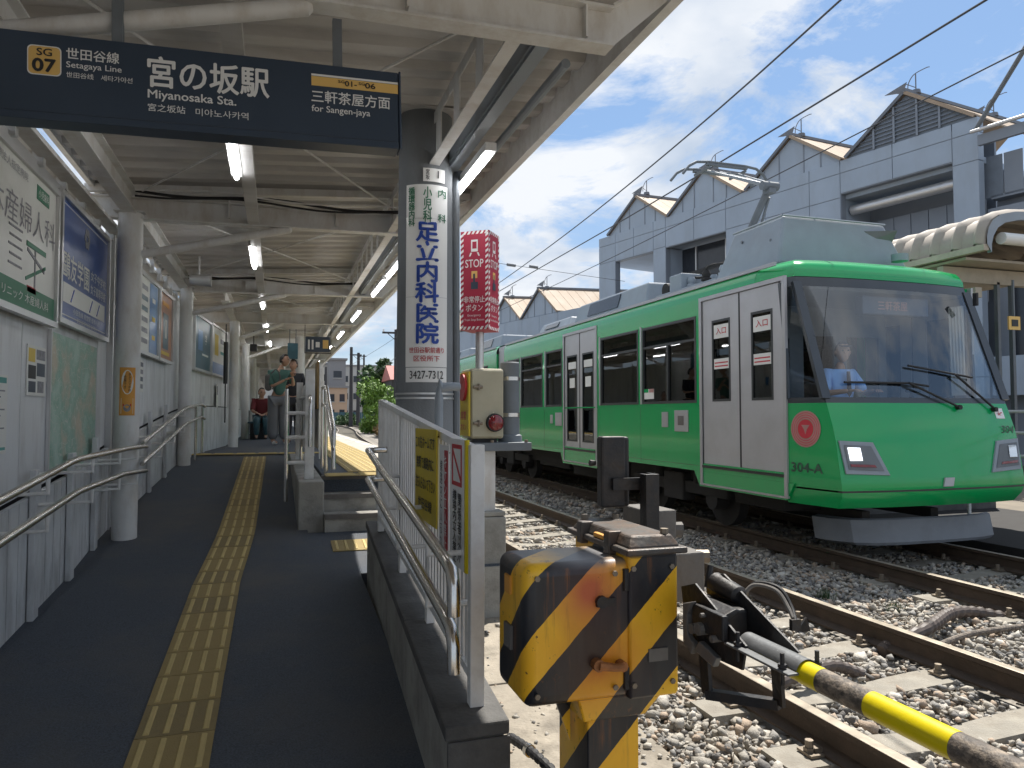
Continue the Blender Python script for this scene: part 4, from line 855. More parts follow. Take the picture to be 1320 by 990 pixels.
def face(c0, r, tag_):
    n_ = r.cross(Vector(UZ)); c = c0+r*sdd/2
    # striped border
    m = MB(); mw = MB(); bw = .026; k = 0; step = .042
    def rect(u0, u1, z0, z1, mm, off=.001):
        a = c0+r*u0; b = c0+r*u1; mm.prism([Vector((a.x, a.y, c0.z+z0)), Vector((b.x, b.y, c0.z+z0)), Vector((b.x, b.y, c0.z+z1)), Vector((a.x, a.y, c0.z+z1))], n_*off)
    def slant(u0, u1, z0, z1, du, dz):
        a = c0+r*u0+n_*.0012; 
        q = lambda u, z: c0+r*u+Vector((0, 0, z))+n_*.0005
        mw.prism([q(u0, z0), q(u1, z0+dz), q(u1, z1+dz), q(u0, z1)], n_*.001)
    z = .004
    while z < Hh-.045:
        slant(.002, bw, z, z+.020, 0, .018); slant(sdd-bw, sdd-.002, z, z+.020, 0, .018); z += step
    u = .02
    while u < sdd-.03:
        q = lambda uu, zz: c0+r*uu+Vector((0, 0, zz))+n_*.0005
        for za, zb in ((.002, bw), (Hh-bw, Hh-.002)): mw.prism([q(u, za), q(u+.019, za), q(u+.034, zb), q(u+.015, zb)], n_*.001)
        u += step*.85
    P('border_stripes', mw, 'sign_white', sx, None)
    at_ = lambda u, z, e=.001: c0+r*u+Vector((0, 0, z))+n_*e
    m = MB(); cu = sdd/2
    for (u0, u1, z0, z1) in ((cu-.028, cu+.028, .685, .70), (cu-.028, cu-.018, .63, .685), (cu+.018, cu+.028, .63, .685), (cu-.028, cu+.028, .607, .63)): rect(u0, u1, z0, z1, m)
    for s in (-1, 1):
        m.prism([at_(cu+s*.02, .60, 0), at_(cu+s*.034, .60, 0), at_(cu+s*.045, .572, 0), at_(cu+s*.033, .572, 0)], n_*.0011)
    P('train_symbol', m, 'sign_white', sx, None)
    text('STOP', 'sign_white', .15, .062, sx, at_(cu, .515, .0005), r, UZ, .01)
    m = MB(); rect(cu-.024, cu+.024, .40, .455, m); P('button_symbol', m, 'sign_gold', sx, None)
    m = MB(); rect(cu-.028, cu+.03, .315, .37, m, .0022); rect(cu-.010, cu+.006, .37, .435, m, .0022); P('hand_symbol', m, 'sign_navy', sx, None)
    text('非常停止', 'sign_white', .175, .05, sx, at_(cu, .235, .0005), r, UZ, .01); text('ボタン', 'sign_white', .14, .052, sx, at_(cu, .17, .0005), r, UZ, .01)
    text('Emergency', 'sign_white', .11, .022, sx, at_(cu, .11, .0005), r, UZ, .0); text('Train Stop Button', 'sign_white', .165, .022, sx, at_(cu, .075, .0005), r, UZ, .0)
face(base_pts[3], -e1, 'l'); face(base_pts[0], e2, 'r')
# ------------------------------------------------------------------ crossing gate machine
gm = thing('gate_machine', 'yellow and black striped crossing gate machine with rust streaks, nearest in front', 'gate machine')
def rbox_y(x0, x1, y0, y1, z0, z1, r, corners, n=6):   # box whose x-z outline has rounded corners, extruded along y
    pts = []
    for (cx, cz, s0, key) in ((x1, z0, -90, 'br'), (x1, z1, 0, 'tr'), (x0, z1, 90, 'tl'), (x0, z0, 180, 'bl')):
        rr = corners.get(key, .008); ax = cx-rr if cx == x1 else cx+rr; az = cz-rr if cz == z1 else cz+rr
        for k in range(n+1): a = math.radians(s0+90*k/n); pts.append((ax+rr*math.cos(a), y0, az+rr*math.sin(a)))
    return MB().prism(pts, (0, y1-y0, 0))
hsg = P('main_housing', MB().box(.638, .99, 1.880, 2.135, .602, .985), 'hazard_stripes', gm, 50, .034); hsg.modifiers[0].segments = 5
P('gear_housing', rbox_y(.942, 1.096, 1.870, 2.26, .60, .995, .01, {'br': .015}), 'hazard_stripes', gm, 40, .010)
P('lid', MB().hexa([(.925, 1.845, .998), (1.115, 1.845, .998), (1.115, 2.29, .998), (.925, 2.29, .998)], [(.925, 1.845, 1.016), (1.115, 1.845, 1.016), (1.115, 2.29, 1.016), (.925, 2.29, 1.016)]), 'lid_iron', gm, None, .005)
P('lid', MB().hexa([(.938, 1.862, 1.016), (1.102, 1.862, 1.016), (1.102, 2.275, 1.016), (.938, 2.275, 1.016)], [(.955, 1.885, 1.048), (1.085, 1.885, 1.048), (1.085, 2.25, 1.048), (.955, 2.25, 1.048)]), 'lid_iron', gm, None, .006)
for y in (1.97, 2.17): P('lid_clasp', MB().box(.918, .962, y-.018, y+.018, .985, 1.052), 'lid_iron', gm, None, .004)
for (x, y) in ((1.07, 1.90), (1.07, 2.22), (.97, 2.24)): P('bolt', MB().tube([(x, y, 1.045), (x, y, 1.062)], .012, 6), 'bolt_steel', gm)
P('lid_mark', MB().box(.932, .962, 2.0, 2.09, 1.016, 1.03), 'paper_orange', gm, None, .003)
for (x, z) in ((.672, .95), (.672, .64), (.90, .95), (.90, .64), (.955, .64), (1.075, .64), (.955, .96), (1.075, .96)): P('bolt', MB().disc((x, 1.874 if x < .94 else 1.870, z), (0, -1, 0), .008, .006, 6), 'bolt_steel', gm, None)
P('rating_plate', MB().box(1.0, 1.06, 1.866, 1.870, .70, .735), 'weight_grey', gm, None)
# latch on the front
P('latch', MB().tube([(.845, 1.886, .708), (.845, 1.855, .708)], .017, 10).tube([(.845, 1.858, .708), (.895, 1.852, .700), (.915, 1.856, .70)], [.013, .011, .012], 8).tube([(.915, 1.886, .70), (.915, 1.85, .70)], .014, 8), 'rusty_latch', gm)
P('latch', MB().tube([(.86, 1.886, .875), (.86, 1.866, .875)], .017, 10).box(.845, .90, 1.868, 1.886, .862, .884), 'black_iron', gm)
for z in (.66, .93): P('hinge_pin', MB().tube([(.936, 1.878, z-.03), (.936, 1.878, z+.03)], .009, 8), 'black_iron', gm)
P('side_plate', MB().box(.630, .640, 1.98, 2.04, .735, .80), 'weight_grey', gm, None); P('side_plate', MB().box(.632, .640, 1.99, 2.04, .885, .935), 'paper_orange', gm, None)
P('neck', MB().hexa([(.83, 1.93, .53), (1.02, 1.93, .53), (1.02, 2.2, .53), (.83, 2.2, .53)], [(.80, 1.90, .605), (1.07, 1.90, .605), (1.07, 2.22, .605), (.80, 2.22, .605)]), 'hazard_stripes', gm, None, .006)
P('post', rbox_y(.85, 1.01, 1.95, 2.17, -.3, .54, .02, {'tl': .02, 'tr': .02, 'bl': .02, 'br': .02}), 'hazard_stripes', gm, 40, .004)
P('base_gusset', MB().prism([(.838, 2.05, .53), (.838, 2.05, .43), (.775, 2.05, .60), (.80, 2.05, .60)], (0, .012, 0)), 'hazard_stripes', gm, None)
# counterweights
cw = thing('counterweight', 'two stacked grey cast counterweight blocks right of the striped gate machine', 'counterweight')
P('block', MB().box(1.235, 1.345, 2.30, 2.50, .955, 1.055), 'weight_grey', cw, None, .006); P('block', MB().box(1.215, 1.33, 2.10, 2.27, .79, .945), 'weight_grey', cw, None, .006)
P('block', MB().box(1.13, 1.215, 2.15, 2.33, .78, .955), 'black_iron', cw, None, .006)
P('bolt', MB().tube([(1.33, 2.34, .985), (1.38, 2.33, .98)], [.022, .028], 8), 'weight_grey', cw); P('bolt', MB().tube([(1.315, 2.13, .925), (1.355, 2.12, .925)], .022, 8), 'bolt_steel', cw)
P('holding_plate', MB().box(1.10, 1.20, 2.10, 2.42, .62, .79), 'black_iron', cw, None)
# black lamp housing on bracket
bl = thing('black_signal_housing', 'flat black housing on an angled bracket standing up behind the striped gate machine', 'signal')
x, y = 1.115, 2.32
P('front_case', MB().box(1.045, 1.135, 2.27, 2.315, 1.075, 1.315), 'black_iron', bl, None, .008); P('back_case', MB().box(1.095, 1.175, 2.32, 2.375, 1.07, 1.312), 'black_iron', bl, None, .01)
P('knob', MB().tube([(1.035, 2.30, 1.225), (1.015, 2.30, 1.225)], [.008, .012], 8), 'black_iron', bl)
P('bracket_arm', MB().box(1.08, 1.235, 2.255, 2.268, 1.135, 1.175), 'black_iron', bl, None); P('bracket_arm', MB().box(1.21, 1.222, 2.22, 2.268, 1.08, 1.19), 'black_iron', bl, None)
P('bracket_post', MB().box(1.175, 1.225, 2.205, 2.218, .99, 1.19).box(1.175, 1.187, 2.218, 2.25, .99, 1.19), 'black_iron', bl, None, .002)
# ---- barrier arm, lowered, parallel to the track toward the camera's right
ar = thing('barrier_arm', 'lowered crossing barrier bar banded yellow and worn black at the lower right', 'barrier')
AX, AZ, rr = 1.12, .821, .026
def seg(y0, y1, mi, r_=rr, n='band'): P(n, MB().tube([(AX, y0, AZ), (AX, y1, AZ)], r_, 28), mi, ar, 50)
seg(1.375, 1.317, 'bar_yellow', .0263); seg(1.317, 1.182, 'bar_black'); seg(1.182, .99, 'bar_yellow', .0263); seg(.99, .79, 'bar_black'); seg(.79, .60, 'bar_yellow', .0263); seg(.6, .4, 'bar_black'); seg(.4, .2, 'bar_yellow', .0263); seg(.2, -.8, 'bar_black')
seg(1.56, 1.375, 'bar_yellow', .025)
# saddle sleeve: half shell with side flanges
m = MB(); rows = []
for y in (1.58, 1.52, 1.365):
    a0, a1 = (15, 165); row = []
    for k in range(13): a = math.radians(a0+(a1-a0)*k/12); row.append((AX+.031*math.cos(a), y, AZ+.031*math.sin(a)))
    rows.append(row)
m.grid(rows); P('sleeve', m, 'grey_iron', ar, 60)
o_ = C.objects[-1] if False else None
P('flange', MB().box(AX-.056, AX-.026, 1.36, 1.60, AZ+.0, AZ+.006).box(AX+.026, AX+.052, 1.37, 1.60, AZ+.0, AZ+.006), 'grey_iron', ar, None, .002)
for (x, y) in ((AX-.043, 1.395), (AX+.042, 1.385), (AX-.043, 1.56)):
    P('bolt', MB().tube([(x, y, AZ-.03), (x, y, AZ+.04)], .005, 8).tube([(x, y, AZ+.008), (x, y, AZ+.016)], .010, 6), 'black_iron', ar)
mech = thing('arm_bracket', 'black iron pivot bracket holding the barrier bar beside the gate machine', 'bracket')
P('side_plate', MB().prism([(AX-.055, 1.60, .80), (AX-.055, 1.62, .72), (AX-.055, 1.93, .70), (AX-.055, 1.97, .90), (AX-.055, 1.88, .93)], (.008, 0, 0)), 'black_iron', mech, None, .001)
P('side_plate', MB().prism([(AX+.05, 1.50, .80), (AX+.05, 1.62, .74), (AX+.05, 1.95, .72), (AX+.05, 2.0, .93), (AX+.05, 1.88, .955)], (.008, 0, 0)), 'black_iron', mech, None, .001)
P('core', MB().box(AX-.045, AX+.05, 1.74, 1.96, .73, .87), 'black_iron', mech, None, .008)
P('pivot_shaft', MB().tube([(1.09, 1.96, .82), (1.25, 1.96, .82)], .035, 16), 'black_iron', mech)
P('cover', MB().prism([(AX-.075, 1.70, .862), (AX-.02, 1.70, .885), (AX+.0, 1.70, .878), (AX-.06, 1.70, .842)], (0, .16, .0)), 'black_iron', mech, None, .003)
P('cover', MB().box(AX-.08, AX-.06, 1.68, 1.86, .79, .872), 'black_iron', mech, None, .004)
P('link', MB().prism([(AX-.09, 1.84, .88), (AX-.09, 1.90, .86), (AX-.09, 1.90, .73), (AX-.09, 1.85, .70), (AX-.09, 1.83, .74), (AX-.09, 1.87, .76), (AX-.09, 1.87, .83)], (.02, 0, 0)), 'weight_grey', mech, None, .003)
P('link', MB().prism([(AX-.09, 1.70, .735), (AX-.09, 1.80, .76), (AX-.09, 1.83, .72), (AX-.09, 1.72, .70)], (.02, 0, 0)), 'grey_iron', mech, None, .003)
for (y, z, r_) in ((1.84, .79, .018), (1.80, .80, .022), (1.72, .79, .012), (1.78, .85, .008)): P('bolt', MB().tube([(AX-.095, y, z), (AX-.04, y, z)], r_, 8), 'weight_grey', mech)
P('cylinder', MB().tube([(1.165, 1.92, .92), (1.175, 1.80, .90), (1.175, 1.79, .898)], [.034, .030, .02], 14), 'black_iron', mech); P('lever', MB().tube([(1.14, 1.93, .90), (1.165, 1.95, .97)], .011, 8), 'black_iron', mech)
P('hanger_frame', MB().box(AX-.06, AX-.048, 1.50, 1.60, .615, .80) if False else MB().bar((AX-.05, 1.84, .74), (AX-.05, 1.82, .575), .05, .012, up=(1, 0, 0)).bar((AX-.05, 1.82, .575), (AX+.07, 1.62, .60), .03, .03).bar((AX+.07, 1.62, .60), (AX+.045, 1.60, .78), .045, .012, up=(1, 0, 0)), 'black_iron', mech, None)
P('cable', MB().tube(curve_pts([(1.19, 1.80, .90), (1.22, 1.78, .935), (1.25, 1.71, .93), (1.255, 1.66, .885), (1.25, 1.63, .86)], 6), .007, 8), 'weight_grey', mech); P('cable', MB().tube(curve_pts([(1.20, 1.81, .905), (1.23, 1.78, .942), (1.26, 1.71, .938), (1.265, 1.66, .89), (1.25, 1.62, .855)], 6), .006, 8), 'black_rubber', mech)
P('clip', MB().box(1.235, 1.265, 1.615, 1.63, .825, .86), 'black_iron', mech, None)
for ch in mech.children:
    for v in ch.data.vertices: v.co = (AX+(v.co.x-AX)*.85+.012, 1.46+(v.co.y-1.5)*.80, .832+(v.co.z-.80)*.78)
# corrugated hoses
def hose(pts, r, label, mi='corrugated_hose', step=.013):
    p = curve_pts(pts, 14); m = MB(); q = [p[0]]; acc = 0; rs = []
    L = [p[0]]
    for a, b in zip(p, p[1:]):
        d = (b-a).length; n = max(1, int(d/(step/2)))
        for k in range(1, n+1): L.append(a.lerp(b, k/n))
    for i in range(len(L)): rs.append(r*(1 if (i//2) % 2 else .80))
    m.tube(L, rs, 12); return single('corrugated_hose', m, mi, label, 'hose', 'corrugated cable hoses', 25)
hose([(.80, 2.52, .255), (.815, 2.40, .27), (.83, 2.28, .275), (.86, 2.18, .25), (.90, 2.12, .16), (.93, 2.10, .0), (.95, 2.1, -.12)], .017, 'black corrugated hose looping from the low wall to the gate machine post', 'black_rubber', .010)
P('hose_clip', MB().tube([(.818, 2.375, .271), (.821, 2.355, .272)], .021, 12), 'stainless', C.objects.get('corrugated_hose'))
hose([(1.62, 2.60, .02), (2.0, 3.1, .0), (2.6, 3.15, -.10), (2.9, 3.2, -.12)] if False else [(2.55, 3.45, -.10), (2.85, 3.52, -.075), (3.15, 3.62, -.09), (3.35, 3.62, -.16)], .036, 'dark corrugated hose crossing between the near rails', 'corrugated_hose', .03)
hose([(3.80, 3.92, -.16), (3.96, 3.95, -.12), (4.3, 4.02, -.08), (4.75, 4.25, -.08), (5.1, 4.35, -.12), (5.36, 4.3, -.17)], .045, 'thick corrugated hose between the two tracks in front of the tram', 'corrugated_hose', .03)
hs = single('cable', MB().tube(curve_pts([(3.85, 3.78, -.16), (4.1, 3.8, -.13), (4.6, 3.95, -.13), (5.2, 4.0, -.14), (5.45, 4.05, -.17)], 6), .02, 10), 'bar_black', 'thin brown cable lying beside the thick corrugated hose', 'cable')
rb = thing('rail_bracket', 'small dark angle bracket standing on the ballast beside the near rail', 'bracket')
P('angle', MB().prism([(3.52, 4.4, -.15), (3.64, 4.4, -.15), (3.61, 4.4, -.05)], (0, .02, .0)), 'black_iron', rb, None)
# ------------------------------------------------------------------ tram
tr = thing('tram', 'green two car tram with silver doors and number 304 standing on the far track', 'tram')
TX0, TX1 = 4.93, 7.43; TXC = 6.18
def car(y0, y1, holes, door_ranges, front):
    # side skins
    for side, X, th in ((0, TX0, .05), (1, TX1, -.05)):
        m = MB(); hs = [(a, b, c, d) for a, b, c, d in holes]
        m.holes('x', X, y0, y1, .70, 2.80, hs, th)
        for (a, b) in door_ranges:
            m.prism([(X, a-.14, .699), (X, b+.14, .699), (X, b+.02, .52), (X, a-.02, .52)], (th, 0, 0))
        P('body_side', m, 'tram_green', tr, None)
    # roof shoulder
    sec = [(TX0, 2.80), (TX0+.004, 2.86), (TX0+.03, 2.93), (TX0+.09, 2.985), (TX0+.18, 3.02)]
    rows = []
    ys = [6.75 if front else y0, y1]
    for y in ys: rows.append([(x, y, z) for x, z in sec])
    P('roof_shoulder', MB().grid(rows), 'tram_green', tr, 60)
    P('roof_shoulder', MB().grid([[(2*TXC-x, y, z) for x, z in sec] for y in ys]), 'tram_green', tr, 60)
    rsec = [(TX0+.18, 3.02), (TX0+.45, 3.07), (TXC, 3.11), (TX1-.45, 3.07), (TX1-.18, 3.02)]
    P('roof', MB().grid([[(x, y, z) for x, z in rsec] for y in ([7.0 if front else y0, y1])]), 'tram_roof', tr, 60)
    P('gutter', MB().box(TX0+.02, TX0+.05, y0+.15, y1, 2.945, 2.985), 'tram_silver', tr, None); P('gutter', MB().box(TX1-.05, TX1-.02, y0+.15, y1, 2.945, 2.985), 'tram_silver', tr, None)
    # interior
    P('floor', MB().box(TX0+.06, TX1-.06, y0+.02, y1, .78, .84), 'interior_floor', tr, None)
    P('ceiling', MB().box(TX0+.06, TX1-.06, y0+.02, y1, 2.70, 2.74), 'interior_wall', tr, None)
    P('end_wall', MB().holes('y', y1-.03, TX0+.05, TX1-.05, .84, 2.7, [(TXC-.4, TXC+.4, .9, 2.5)], .03), 'interior_wall', tr, None)
    P('underframe', MB().box(TX0+.35, TX1-.35, y0+.4, y1, .42, .77), 'under_dark', tr, None)
F0, F1 = 6.36, 15.95
win = [(7.93, 9.33, 1.53, 2.60), (9.45, 10.73, 1.53, 2.60), (12.40, 13.23, 1.53, 2.58), (13.42, 14.72, 1.53, 2.58), (14.85, 15.65, 1.53, 2.58)]
d1 = (6.36, 7.80, .80, 2.76); d2 = (10.92, 12.28, .82, 2.78)
car(F0-.06, F1, win+[(6.30, 7.80, .80, 2.76), d2], [(6.30, 7.86), (10.86, 12.34)], True)
win2 = [(17.3, 18.5, 1.53, 2.58), (18.7, 19.9, 1.53, 2.58), (21.8, 23.2, 1.53, 2.58), (23.4, 24.8, 1.53, 2.58), (25.0, 26.2, 1.53, 2.58)]
car(16.55, 28.0, win2+[(20.2, 21.6, .82, 2.78)], [(20.1, 21.7)], False)
m = MB(); rows = []
for i in range(9):
    k = .06 if i % 2 else 0; y = 15.95+i*.075; rows.append([(TX0+.12+k, y, .7), (TX0+.12+k, y, 2.85-k), (TX1-.12-k, y, 2.85-k), (TX1-.12-k, y, .7)])
P('gangway_bellows', m.grid(rows), 'black_rubber', tr, None); P('gangway_cover', MB().box(TX0+.05, TX0+.09, 15.98, 16.52, 1.0, 2.95), 'tram_silver', tr, None, .01)
for side in (0, 1):
    X = TX0 if side == 0 else TX1; s = 1 if side == 0 else -1
    for (a, b, c, d) in win+win2:
        f = P('side_window', MB().holes('x', X-s*.006, a, b, c, d, [(a+.035, b-.035, c+.035, d-.035)], s*.05), 'window_rubber', tr, None)
        P('pane', MB().box(*sorted((X+s*.018, X+s*.022)), a+.036, b-.036, c+.036, d-.036), 'tram_glass', f, None)
        P('sash_bar', MB().box(*sorted((X-s*.002, X+s*.024)), a+.036, b-.036, d-.30, d-.27), 'window_rubber', f, None)
        if a < 8: P('sash_bar', MB().box(*sorted((X-s*.004, X+s*.026)), (a+b)/2-.02, (a+b)/2+.02, c+.036, d-.30), 'window_rubber', f, None)
        P('pillar_trim', MB().box(*sorted((X-s*.009, X)), b+.015, b+.055, c, d+.02), 'tram_silver', f, None)
    for (a, b, z0, z1, tall) in ((6.36, 7.80, .80, 2.76, 0), (10.92, 12.28, .82, 2.78, 1), (20.2, 21.6, .82, 2.78, 1)):
        if a == 6.36:
            a = 6.30
        fr = P('door_frame', MB().holes('x', X-s*.012, a-.05, b+.05, z0-.26, z1+.045, [(a, b, z0-.022, z1), (a+.0, b-.0, z0-.24, z0-.045)], s*.03), 'tram_silver', tr, None)
        mid = (a+b)/2
        for (p, q) in ((a+.005, mid-.012), (mid+.012, b-.005)):
            if not tall: g = (p+.165+.0, q-.20, 1.54, 2.50)
            else: g = (p+.10, q-.10, z0+.10, 2.42)
            dr = P('door', MB().holes('x', X+s*.008, p, q, z0, z1-.005, [g], s*.03), 'door_silver', tr, None)
            P('glass', MB().box(*sorted((X+s*.016, X+s*.020)), *g), 'door_glass', dr, None)
            P('gasket', MB().holes('x', X+s*.004, g[0], g[1], g[2], g[3], [(g[0]+.028, g[1]-.028, g[2]+.028, g[3]-.028)], s*.02), 'window_rubber', dr, None)
            if side == 0:
                if not tall:
                    P('sticker', MB().box(X+.010, X+.0155, g[0]+.035, g[1]-.035, g[3]-.22, g[3]-.06), 'paper', dr, None)
                    text('入口', 'ink_red', (g[1]-g[0])*.55, .075, dr, (X+.0095, (g[0]+g[1])/2, g[3]-.135), (0, -1, 0), UZ, .02)
                    P('sticker', MB().box(X+.010, X+.0155, g[0]+.035, g[1]-.035, 1.92, 2.04), 'paper', dr, None)
                    for k in range(2): P('print', MB().box(X+.0090, X+.010, g[0]+.05, g[1]-.05, 1.945+k*.04, 1.96+k*.04), 'ink_red', dr, None)
                else:
                    P('sticker', MB().box(X+.010, X+.0155, g[0]+.06, g[1]-.06, 2.18, 2.30), 'paper', dr, None)
                    P('sticker', MB().box(X+.010, X+.0155, g[0]+.12, g[1]-.12, 1.85, 2.02), 'paper', dr, None)
        P('seal', MB().box(*sorted((X+s*.004, X+s*.03)), mid-.011, mid+.011, z0, z1-.01), 'black_rubber', fr, None)
        P('threshold', MB().box(*sorted((X-s*.014, X+s*.02)), a, b, z0-.05, z0-.022), 'window_rubber', fr, None)
X = TX0
P('ticket_reader', MB().box(X-.012, X, 8.12, 8.45, 1.17, 1.44), 'tram_silver', tr, None, .004); P('reader_screen', MB().box(X-.015, X-.011, 8.22, 8.36, 1.25, 1.37), 'weight_grey', tr, None)
P('intercom', MB().box(X-.012, X, 8.62, 8.78, 1.22, 1.42), 'tram_silver', tr, None, .004); P('intercom', MB().box(X-.012, X, 12.40, 12.72, 1.18, 1.42), 'tram_silver', tr, None, .004); P('intercom', MB().box(X-.012, X, 12.85, 12.98, 1.22, 1.38), 'tram_silver', tr, None, .004)
P('sticker', MB().box(X+.006, X+.012, 9.02, 9.30, 1.60, 1.74), 'paper', tr, None); P('sticker', MB().box(X+.004, X+.0075, 9.02, 9.15, 1.69, 1.74), 'emblem_pink', tr, None); P('sticker', MB().box(X+.004, X+.0075, 9.17, 9.30, 1.69, 1.74), 'tram_green', tr, None)
for y_ in (9.39, 10.80, 12.36, 13.32, 14.78, 15.7, 18.6, 20.05, 21.75): P('panel_seam', MB().box(TX0-.0015, TX0+.002, y_-.002, y_+.002, .72, 1.50), 'window_rubber', tr, None)
P('panel_seam', MB().box(TX0-.0015, TX0+.002, 7.90, 15.9, .762, .766), 'window_rubber', tr, None)
P('sill_strip', MB().box(TX0-.006, TX0, 7.88, 15.9, 1.492, 1.512), 'tram_green', tr, None)
for y_ in (8.0, 9.1, 10.3, 10.7, 12.5, 13.6, 14.9, 15.7):
    for z_ in (2.68, 2.74): P('rivet', MB().disc((TX0, y_, z_), (-1, 0, 0), .007, .003, 8), 'tram_green', tr, None)
# ---- cab: lofted nose
def plan(z):
    """half plan of nose at height z: list (x offset from centre, y) from side to centre"""
    k = interp(z, [.50, .60, .70, 1.20, 1.51, 2.78, 2.86, 2.96, 3.02, 3.05], [.10, .02, 0, .08, .19, .63, .64, .69, .82, 1.0])
    hw = interp(z, [.5, .7, 1.5, 2.80, 2.86, 2.93, 2.985, 3.02, 3.05], [1.215, 1.25, 1.25, 1.25, 1.246, 1.22, 1.16, 1.07, .9]); cor = hw-interp(z, [.5, 1.5, 2.8, 3.05], [.10, .10, .12, .10])
    ys = F0-.06; cy = 5.62+k; ce = 5.54+k
    yb = 6.76 if z > 2.805 else max(ys, cy+.12); pts = [(-hw+(hw-cor)*q, yb+(cy-yb)*q) for q in (0, .1, .93, 1)]
    n = 9
    for i in range(1, n+1):
        t = i/n; x = -cor*(1-t); y = ce+(cy-ce)*(1-t)**2.6; pts.append((x, y))
    return pts
def ring(z):
    h = plan(z); full = h+[(-a, b) for a, b in h[-2::-1]]; return [(TXC+a, b, z) for a, b in full]
NP = len(ring(1.0))
def loft(zs, i0, i1, name, mi, off=0., sm=30, par=None):
    rows = [ring(z)[i0:i1+1] for z in zs]
    m = MB().grid(rows); return P(name, m, mi, par or tr, sm)
loft([.50, .53, .60, .655], 0, NP-1, 'bumper', 'tram_green')
m = MB(); r_ = [(TXC+(a-TXC)*1.001, b-.003, c) for a, b, c in ring(.655)][2:-2]; r2 = [(a, b, .672) for a, b, c in r_]; r3 = [(a, b+.02, .672) for a, b, c in r_]; m.grid([r_, r2]); P('bumper_seam', m, 'window_rubber', tr, None)
loft([.672, .70, .80, .95, 1.10, 1.25, 1.40, 1.50], 0, NP-1, 'nose', 'tram_green', sm=28)
ci = 3
loft([1.50, 1.555], 0, NP-1, 'windshield_frame', 'pillar_dark'); loft([2.70, 2.80], 0, NP-1, 'windshield_frame', 'pillar_dark')
loft([2.806, 2.83, 2.86, 2.90, 2.93, 2.96, 2.985, 3.02, 3.05], 0, NP-1, 'roof_brow', 'tram_green', sm=60)
rg_ = ring(3.05); zc_ = lambda x: 3.11-.06*min(1, abs(x-TXC)/1.07)**1.6; P('roof_brow', MB().grid([rg_, [(x+(TXC-x)*-.05, y+.15, zc_(x)-.015) for x, y, z in rg_], [(TXC+(x-TXC)*1.15, 7.02, zc_(x)-.001) for x, y, z in rg_]]), 'tram_green', tr, 60)
loft([1.5551, 1.8, 2.1, 2.4, 2.7199], ci, NP-1-ci, 'windshield', 'windshield_glass', sm=80)
loft([1.5551, 2.1, 2.7199], 1, ci, 'cab_side_window', 'windshield_glass'); loft([1.5551, 2.1, 2.7199], NP-1-ci, NP-2, 'cab_side_window', 'windshield_glass')
def pillar(i, w, mi='pillar_dark'):
    m = MB()
    for (za, zb) in ((1.54, 2.1), (2.1, 2.74)):
        a = Vector(ring(za)[i]); b = Vector(ring(zb)[i]); m.bar(a, b, w, .04, up=(0, -1, 0))
    P('window_pillar', m, mi, tr, None)
pillar(ci, .10); pillar(NP-1-ci, .10); pillar(1, .03); pillar(NP-2, .03)
loft([1.54, 2.1, 2.74], 0, 1, 'cab_post', 'tram_green'); loft([1.54, 2.1, 2.74], NP-2, NP-1, 'cab_post', 'tram_green')
def onnose(x, z, off=0.):    # point on the nose front
    h = ring(z); 
    for a, b in zip(h[ci:], h[ci+1:]):
        if a[0] <= x <= b[0]:
            t = (x-a[0])/(b[0]-a[0]); y = a[1]+(b[1]-a[1])*t; d = Vector((b[0]-a[0], b[1]-a[1], 0)).normalized(); n_ = Vector((d.y, -d.x, 0)); return Vector((x, y, z))+n_*off, d
def quadnose(xz, off, mi, name, par, th=.012):
    pts = [onnose(x, z, 0)[0] for x, z in xz]; n_ = (pts[1]-pts[0]).cross(pts[-1]-pts[0]).normalized()
    if n_.y > 0: n_ = -n_
    pts = [p+n_*off for p in pts]; return P(name, MB().prism(pts, n_*th), mi, par, None, .003), pts, n_
for s in (-1, 1):
    q = lambda a: TXC+s*a
    hl, pts, n_ = quadnose([(q(1.13), 1.14), (q(.78), 1.12), (q(.64), .81), (q(1.10), .83)] if s < 0 else [(q(.78), 1.12), (q(1.13), 1.14), (q(1.10), .83), (q(.64), .81)], -.012, 'roof_unit_grey', 'headlight', tr, .03)
    quadnose([(q(1.09), 1.10), (q(.81), 1.085), (q(.70), .85), (q(1.07), .87)] if s < 0 else [(q(.81), 1.085), (q(1.09), 1.10), (q(1.07), .87), (q(.70), .85)], .02, 'post_grey', 'recess', hl, .002)
    quadnose([(q(1.06), 1.075), (q(.93), 1.07), (q(.92), .95), (q(1.05), .95)] if s < 0 else [(q(.93), 1.07), (q(1.06), 1.075), (q(1.05), .95), (q(.92), .95)], .023, 'lamp_lens' if s < 0 else 'chrome_lamp', 'lens', hl, .006)
    quadnose([(q(1.05), .92), (q(.80), .91), (q(.78), .885), (q(1.05), .895)] if s < 0 else [(q(.80), .91), (q(1.05), .92), (q(1.05), .895), (q(.78), .885)], .023, 'lamp_red', 'marker_lamp', hl, .004)
quadnose([(TXC+.0, .775), (TXC+.12, .775), (TXC+.09, .69), (TXC-.03, .69)], .0, 'tram_silver', 'coupler_cover', tr, .02)
quadnose([(7.08, 1.45), (7.22, 1.45), (7.22, 1.345), (7.08, 1.345)], .0, 'sign_white', 'sticker', tr, .004)
p, d = onnose(7.15, 1.398, .009); text('ic', 'ink_red', .07, .055, tr, p, d, UZ, .02)
p, d = onnose(7.19, 1.235, .006); text('304', 'ink_dark', .20, .075, tr, p, d, UZ, .012)
